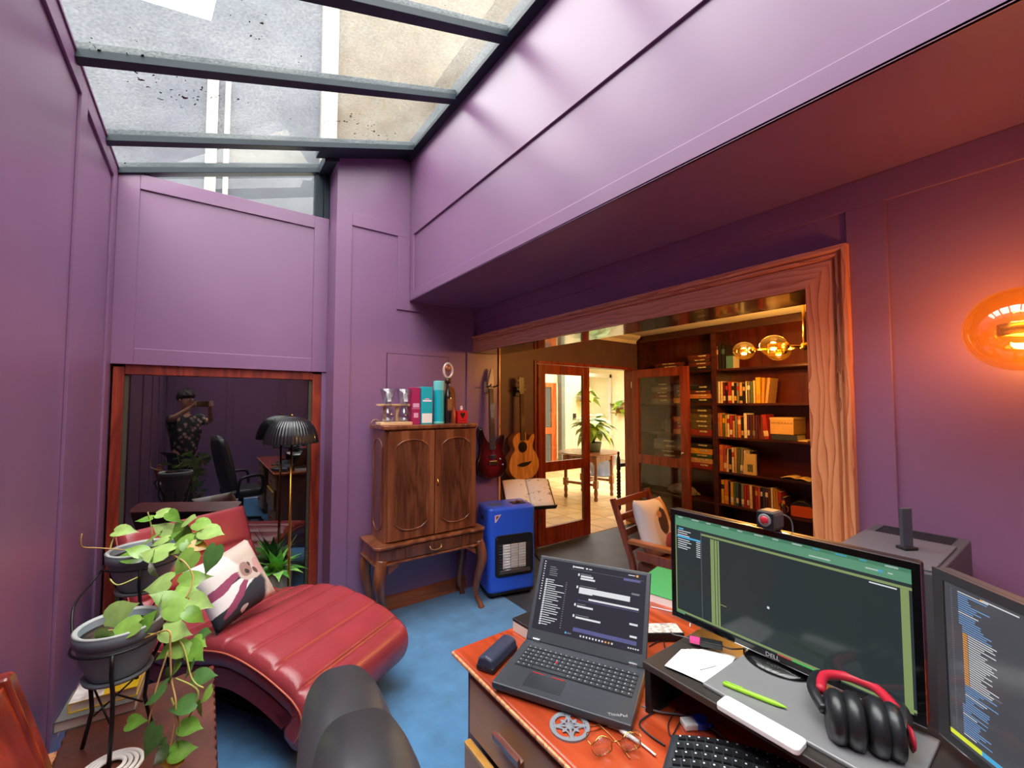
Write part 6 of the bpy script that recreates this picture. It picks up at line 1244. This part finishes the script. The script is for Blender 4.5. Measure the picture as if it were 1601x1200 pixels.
# ------------------------------------------------------------------ library armchair with cushion
ow = wood('honey_armchair_wood', (150, 84, 44), (186, 118, 70), (202, 138, 90), 'x', 1, 0.35, 0.3)
rw = wood('red_armchair_wood', (110, 48, 28), (142, 70, 44), None, 'z', 1, 0.35, 0.3)
t = thing('armchair', 'low wooden armchair with flat arms standing in the library', 'chair', (2.79, 1.76, 0), rad(-80))
for s in (-1, 1):
    Box('armrest', ow, -0.27, 0.30, s * 0.29 - 0.035, s * 0.29 + 0.035, 0.575, 0.60, t, 0.006)
    MB().prism([(0.22, 0), (0.26, 0), (0.26, 0.575), (0.22, 0.575)], s * 0.29 - 0.018, s * 0.29 + 0.018, 'y').build('front_leg', rw, t, 0.004)
    MB().prism([(-0.20, 0), (-0.16, 0), (-0.25, 0.45), (-0.40, 0.86), (-0.435, 0.85), (-0.29, 0.45)], s * 0.265 - 0.018, s * 0.265 + 0.018, 'y').build('back_post', rw, t, 0.004)
    Box('side_rail', rw, -0.2, 0.24, s * 0.27 - 0.012, s * 0.27 + 0.012, 0.33, 0.39, t, 0.003); Box('lower_rail', rw, -0.22, 0.24, s * 0.285 - 0.01, s * 0.285 + 0.01, 0.47, 0.53, t, 0.003)
Box('seat', M('brown_seat_cushion', (112, 60, 44), 0.6), -0.24, 0.27, -0.25, 0.25, 0.37, 0.44, t, 0.02, kind=None)
for k in range(4):
    z = 0.52 + k * 0.10; xx = -0.27 - (z - 0.45) * 0.37; Box('back_slat', rw, xx - 0.008, xx + 0.008, -0.25, 0.25, z - 0.025, z + 0.025, t, 0.003)
pr2 = print_mat('dog_picture_print', (238, 230, 226), [(0.03, -0.02, 0.15, 0.16, 0, (230, 206, 196)), (0.02, 0.03, 0.07, 0.10, 20, (70, 46, 46)), (0.06, -0.12, 0.10, 0.06, 0, (176, 84, 96)), (-0.02, 0.08, 0.04, 0.03, 0, (196, 140, 110)), (0.12, -0.16, 0.05, 0.04, 0, (84, 50, 44)), (0.14, 0.12, 0.05, 0.12, 0, (206, 150, 110))])
t = thing('throw_cushion', 'white cushion with a dark dog print propped on the library armchair', 'cushion')
pillow(t, 0.42, pr2, 0.07)
fx = Vector((math.cos(rad(-80)), math.sin(rad(-80)), 0)); ly = Vector((-fx.y, fx.x, 0))
yv = (-fx * 0.93 + Vector((0, 0, -0.36))).normalized(); zv = (Vector((0, 0, 1)) - yv * yv.z).normalized(); xv = yv.cross(zv)
base = Vector((2.79, 1.76, 0)) - fx * 0.205 + Vector((0, 0, 0.645)) - ly * 0.03
t.matrix_world = Matrix.Translation(base) @ Matrix((xv, yv, zv)).transposed().to_4x4() @ Matrix.Rotation(rad(5), 4, 'Y')
# ------------------------------------------------------------------ sunroom furniture
tw = wood('turned_oak', (110, 58, 30), (146, 84, 48), (164, 104, 64), 'z', 1, 0.3, 0.3)
t = thing('round_table', 'round wooden table on barley-twist legs in the sunroom', 'table', (5.30, 5.10, 0), rad(15))
MB().lathe([(0, 0.725), (0.50, 0.725), (0.515, 0.735), (0.51, 0.75), (0, 0.75)], 48).build('table_top', tw, t, angle=40)
def twist(mb, x, y, z0, z1, r=0.026, turns=5):
    for ph in (0, math.pi):
        mb.tube([(x + 0.013 * math.cos(a * 0.45 + ph), y + 0.013 * math.sin(a * 0.45 + ph), z0 + (z1 - z0) * a / 60) for a in range(61)], 0.018, 6)
for sx in (-1, 1):
    for sy in (-1, 1):
        x, y = sx * 0.28, sy * 0.28; mb = MB(); twist(mb, x, y, 0.32, 0.58)
        mb.box(x - 0.033, x + 0.033, y - 0.033, y + 0.033, 0.58, 0.70).box(x - 0.033, x + 0.033, y - 0.033, y + 0.033, 0.20, 0.32).lathe([(0.0, 0), (0.026, 0), (0.034, 0.03), (0.022, 0.07), (0.034, 0.12), (0.026, 0.2)], 14, (x, y, 0)); mb.build('twisted_leg', tw, t)
    Box('apron', tw, sx * 0.28 - 0.012, sx * 0.28 + 0.012, -0.28, 0.28, 0.61, 0.725, t); Box('stretcher', tw, sx * 0.28 - 0.02, sx * 0.28 + 0.02, -0.26, 0.26, 0.235, 0.275, t, 0.004)
Box('apron', tw, -0.28, 0.28, -0.292, -0.268, 0.61, 0.725, t); Box('apron', tw, -0.28, 0.28, 0.268, 0.292, 0.61, 0.725, t); Box('stretcher', tw, -0.26, 0.26, -0.02, 0.02, 0.235, 0.275, t, 0.004)
pc = on(931, 702, 'z', 0.75)
t = thing('potted_plant', 'leafy yellow-green potted plant standing on the round table', 'plant', (5.42, 5.10, 0.75))
MB().lathe([(0, 0), (0.11, 0), (0.135, 0.13), (0.14, 0.15), (0.125, 0.15), (0.12, 0.125), (0, 0.125)], 30).build('pot', M('grey_green_pot', (128, 142, 118), 0.5), t); MB().lathe([(0, 0.135), (0.12, 0.125)], 20).build('soil', soil, t)
sg = [M('sun_leaf_%d' % i, c, 0.4, var=0.1) for i, c in enumerate(((142, 176, 44), (104, 146, 44), (172, 196, 66)))]
ld = [MB().add(*leaf_mesh(0, 0.15, 0.6), smooth=True).data('leaf', m) for m in sg]
rnd = random.Random(11)
for k in range(84):
    a = rnd.uniform(0, 6.283); e = rnd.uniform(-0.5, 1.3); rr_ = rnd.uniform(0.12, 0.27); d = Vector((math.cos(a), math.sin(a), math.sin(e) * 0.9 - 0.45)).normalized()
    P = Vector((rr_ * math.cos(a) * math.cos(e), rr_ * math.sin(a) * math.cos(e), 0.36 + rr_ * 1.05 * math.sin(e)))
    nn = Vector((0, 0, 1)); nn = (nn - d * nn.dot(d)).normalized(); o = link('leaf', ld[k % 3], t); o.matrix_local = Matrix.Translation(P) @ Matrix((d, nn.cross(d), nn)).transposed().to_4x4() @ Matrix.Scale(rnd.uniform(0.16, 0.25), 4)
    if k % 4 == 0: MB().tube([(0.02 * math.cos(a), 0.02 * math.sin(a), 0.12), (P.x * 0.5, P.y * 0.5, P.z * 0.8 + 0.06), P], 0.004, 5).build('stem', sg[1], t)
t = thing('planter', 'big blue-grey glazed planter on the tiles beyond the round table', 'planter', (*on(940, 742, 'z', 0)[:2], 0))
MB().lathe([(0, 0), (0.27, 0), (0.28, 0.03), (0.22, 0.04), (0.32, 0.3), (0.33, 0.42), (0.34, 0.45), (0.31, 0.45), (0.29, 0.38), (0, 0.36)], 36).build('bowl', M('blue_grey_glaze', (104, 112, 136), 0.3, var=0.15, vscale=4), t)
MB().lathe([(0, 0.38), (0.29, 0.37)], 20).build('soil', soil, t)
pp = on(968, 808, 'z', 0); t = thing('twist_stand', 'dark barley-twist post of a small stand just inside the doorway', 'stand', (pp.x, pp.y, 0))
bw = M('blackened_oak', (44, 26, 20), 0.4)
mb = MB(); twist(mb, 0, 0, 0.25, 0.62); mb.lathe([(0, 0), (0.016, 0), (0.012, 0.08), (0.03, 0.12), (0.03, 0.2), (0.018, 0.25)], 12).lathe([(0.018, 0.62), (0.03, 0.66), (0.024, 0.80), (0.012, 0.84), (0.02, 0.88), (0, 0.9)], 12); mb.build('twisted_post', bw, t)
Box('rail', bw, 0, 0.36, -0.02, 0.02, 0.16, 0.21, t, 0.003); Box('rail', bw, 0, 0.36, -0.02, 0.02, 0.68, 0.73, t, 0.003); mb = MB(); twist(mb, 0.36, 0, 0.25, 0.62); mb.lathe([(0, 0), (0.016, 0), (0.03, 0.12), (0.03, 0.2), (0.018, 0.25)], 12, (0.36, 0, 0)).lathe([(0.018, 0.62), (0.03, 0.66), (0.024, 0.80), (0, 0.9)], 12, (0.36, 0, 0)); mb.build('twisted_post', bw, t)
for i, (px, py, yy, lb) in enumerate(((919, 622, 7.3, 'hanging green and orange plant on the sunroom wall'), (968, 640, 7.9, 'climbing plant beside the sunroom window'))):
    P0 = on(px, py, 'y', yy); t = thing('hanging_plant', lb, 'plant', P0)
    MB().lathe([(0, -0.10), (0.08, -0.10), (0.12, 0.05), (0.0, 0.05)], 16).build('basket', M('coir_basket', (130, 92, 50), 0.9), t)
    for k in range(22):
        a = rnd.uniform(0, 6.283); d = Vector((math.cos(a), math.sin(a), rnd.uniform(-0.9, 0.5))).normalized(); nn = Vector((0, 0.3, 1)); nn = (nn - d * nn.dot(d)).normalized()
        o = link('leaf', ld[k % 3] if k % 4 else leafdata[4, 0], t); o.matrix_local = Matrix.Translation((0.1 * math.cos(a), 0.1 * math.sin(a), rnd.uniform(-0.1, 0.25))) @ Matrix((d, nn.cross(d), nn)).transposed().to_4x4() @ Matrix.Scale(rnd.uniform(0.16, 0.3), 4)
# ------------------------------------------------------------------ the photographer, mirrored in the dark window
skin = M('skin', (204, 152, 124), 0.5); hair = M('dark_hair', (48, 36, 30), 0.6, bump=0.6, bscale=40)
shirt = bpy.data.materials.new('floral_shirt'); nd, ln, b = nodes_of(shirt); sset(b, roughness=0.8)
vo = nd.new('ShaderNodeTexVoronoi'); vo.inputs['Scale'].default_value = 16; ln.new(coords(nd, ln), vo.inputs['Vector'])
ln.new(ramp(nd, ln, vo.outputs['Distance'], [(0.0, (214, 200, 188)), (0.30, (150, 110, 108)), (0.45, (34, 46, 42)), (1.0, (20, 24, 26))]), b.inputs['Base Color'])
def skinned(name, verts, edges, m, parent, sub=2, root=0):
    me = bpy.data.meshes.new(name); me.from_pydata([v[:3] for v in verts], edges, []); me.materials.append(m)
    o = link(name, me, parent); md = o.modifiers.new('skin', 'SKIN'); md.use_smooth_shade = True
    for i, v in enumerate(verts):
        sv = me.skin_vertices[0].data[i]; sv.radius = (v[3], v[4] if len(v) > 4 else v[3]); sv.use_root = (i == root)
    sb_ = o.modifiers.new('smooth', 'SUBSURF'); sb_.levels = sub; sb_.render_levels = sub; return o
bF = Vector((math.sin(rad(35.95)), math.cos(rad(35.95)), 0)); bR = RT.copy()
BC0 = Vector((-0.20, -0.33, 0))
def bp_(f, r_, z): v = BC0 + bF * f + bR * r_; return (v.x, v.y, z - 0.05 * min(1, max(0, (z - 0.5) / 0.6)))
per = thing('person', 'person in a dark floral shirt holding a phone up with both hands', 'person', (0, 0, 0))
sh_l, el_l, wr_l = bp_(0.0, -0.17, 1.40), bp_(0.14, -0.25, 1.41), bp_(0.30, -0.115, 1.565)
sh_r, el_r, wr_r = bp_(0.0, 0.17, 1.40), bp_(0.12, 0.27, 1.35), bp_(0.30, 0.115, 1.565)
V = [(*bp_(0, 0, 0.98), 0.11, 0.10), (*bp_(0.01, 0, 1.15), 0.105, 0.095), (*bp_(0, 0, 1.34), 0.105, 0.09), (*bp_(0.0, 0, 1.46), 0.05), (*bp_(0.01, 0, 1.53), 0.048), (*bp_(0.025, 0, 1.61), 0.078, 0.085), (*bp_(0.025, 0, 1.70), 0.075, 0.085),
     (*sh_l, 0.055), (*el_l, 0.038), (*wr_l, 0.025), (*sh_r, 0.055), (*el_r, 0.038), (*wr_r, 0.025),
     (*bp_(0, -0.09, 0.90), 0.09), (*bp_(0.02, -0.10, 0.50), 0.06), (*bp_(0, -0.10, 0.10), 0.042), (*bp_(0.14, -0.11, 0.035), 0.035),
     (*bp_(0, 0.09, 0.90), 0.09), (*bp_(0.02, 0.10, 0.50), 0.06), (*bp_(0, 0.10, 0.10), 0.042), (*bp_(0.14, 0.11, 0.035), 0.035)]
E_ = [(0, 1), (1, 2), (2, 3), (3, 4), (4, 5), (5, 6), (2, 7), (7, 8), (8, 9), (2, 10), (10, 11), (11, 12), (0, 13), (13, 14), (14, 15), (15, 16), (0, 17), (17, 18), (18, 19), (19, 20)]
for s, wi in ((-1, 9), (1, 12)):    # palm and five bent fingers gripping the phone ends
    wv = Vector(V[wi][:3]); pal = wv + bF * 0.035 + bR * (s * 0.004) + Vector((0, 0, 0.03)); pi = len(V); V.append((*pal, 0.022, 0.016)); E_.append((wi, pi))
    for q, (dz, ln_) in enumerate(((0.030, 0.9), (0.014, 1.0), (-0.002, 0.95), (-0.016, 0.8))):
        k1 = pal + bF * 0.022 + Vector((0, 0, dz)) + bR * (-s * 0.006); k2 = k1 + bF * (0.012 * ln_) - bR * (s * 0.026 * ln_) + Vector((0, 0, dz * 0.3)); k3 = k2 - bR * (s * 0.022 * ln_) - bF * 0.008
        n0 = len(V); V += [(*k1, 0.009), (*k2, 0.008), (*k3, 0.007)]; E_ += [(pi, n0), (n0, n0 + 1), (n0 + 1, n0 + 2)]
    th1 = pal - bR * (s * 0.022) + Vector((0, 0, -0.026)) - bF * 0.004; th2 = th1 - bR * (s * 0.028) + Vector((0, 0, -0.002)) + bF * 0.004
    n0 = len(V); V += [(*th1, 0.010), (*th2, 0.008)]; E_ += [(pi, n0), (n0, n0 + 1)]
skinned('body', V, E_, skin, per)
def off(v, r1, r2=None): return (*v[:3], r1, r2 or r1)
hs_l = Vector(sh_l).lerp(Vector(el_l), 0.75); hs_r = Vector(sh_r).lerp(Vector(el_r), 0.75)
skinned('shirt', [off(bp_(0, 0, 0.80), 0.165, 0.165), off(bp_(0.01, 0, 1.12), 0.155, 0.155), off(bp_(0, 0, 1.34), 0.15, 0.15), off(bp_(0, 0, 1.43), 0.07), off(sh_l, 0.075), off(hs_l, 0.062), off(sh_r, 0.075), off(hs_r, 0.062)], [(0, 1), (1, 2), (2, 3), (2, 4), (4, 5), (2, 6), (6, 7)], shirt, per)
skinned('trousers', [off(bp_(0, 0, 0.99), 0.15, 0.15), off(bp_(0, -0.095, 0.85), 0.10), off(bp_(0.02, -0.10, 0.50), 0.08), off(bp_(0, -0.10, 0.10), 0.065), off(bp_(0, 0.095, 0.85), 0.10), off(bp_(0.02, 0.10, 0.50), 0.08), off(bp_(0, 0.10, 0.10), 0.065)], [(0, 1), (1, 2), (2, 3), (0, 4), (4, 5), (5, 6)], M('dark_trousers', (34, 36, 44), 0.8), per)
hd = Matrix.Translation(bp_(0.02, 0, 1.66)) @ Matrix.Rotation(rad(-35.95), 4, 'Z')
def hairf(u, v_):
    a = v_ * 2 * math.pi; e = u * math.pi * 0.62; fr_cut = 1.0 if math.sin(a) < 0.35 else 0.72
    e *= fr_cut; r = 1 + 0.06 * math.sin(a * 7 + u * 9) + 0.04 * math.sin(a * 13)
    return (0.098 * r * math.sin(e) * math.cos(a), 0.112 * r * math.sin(e) * math.sin(a) - 0.012, 0.03 + 0.105 * r * math.cos(e))
o = MB().grid(hairf, 14, 40, T=hd, wrap=True).build('hair', hair, per); sd = o.modifiers.new('thick', 'SOLIDIFY'); sd.thickness = 0.012
MB().prism([(-0.012, -0.03), (0.012, -0.03), (0.007, 0.02), (-0.007, 0.02)], 0.07, 0.108, 'y', T=hd).build('nose', skin, per, 0.006)
for s in (-1, 1):
    MB().ball((s * 0.032, 0.086, 0.0), 0.012, 8, T=hd).build('eye', M('eye_white', (220, 214, 208), 0.3), per); MB().ball((s * 0.032, 0.096, 0.0), 0.006, 8, T=hd).build('iris', M('dark_iris', (40, 26, 20), 0.2), per)
    MB().ball((s * 0.086, 0.0, -0.01), 0.026, 8, sx=0.4, sy=0.7, T=hd).build('ear', skin, per)
MB().ball((0, 0.090, -0.062), 0.022, 8, sy=0.5, sz=0.35, T=hd).build('mouth', M('lips', (168, 96, 88), 0.5), per)
ph_c = Vector((0, 0, 1.55)) - FW * 0.014
t = thing('phone', 'black phone held sideways by the person mirrored in the window', 'phone'); t.matrix_world = Matrix.Translation(ph_c) @ Matrix((RT, FW, UP)).transposed().to_4x4()
Box('phone_body', glossb, -0.08, 0.08, -0.0045, 0.0045, -0.038, 0.038, t, 0.003); 
for x in (-0.03, 0.03): MB().lathe([(0, 0), (0.007, 0), (0.006, 0.0015), (0, 0.0015)], 14, T=Matrix.Translation((x, 0.0045, 0.015)) @ Matrix.Rotation(rad(-90), 4, 'X')).build('lens', black, t)
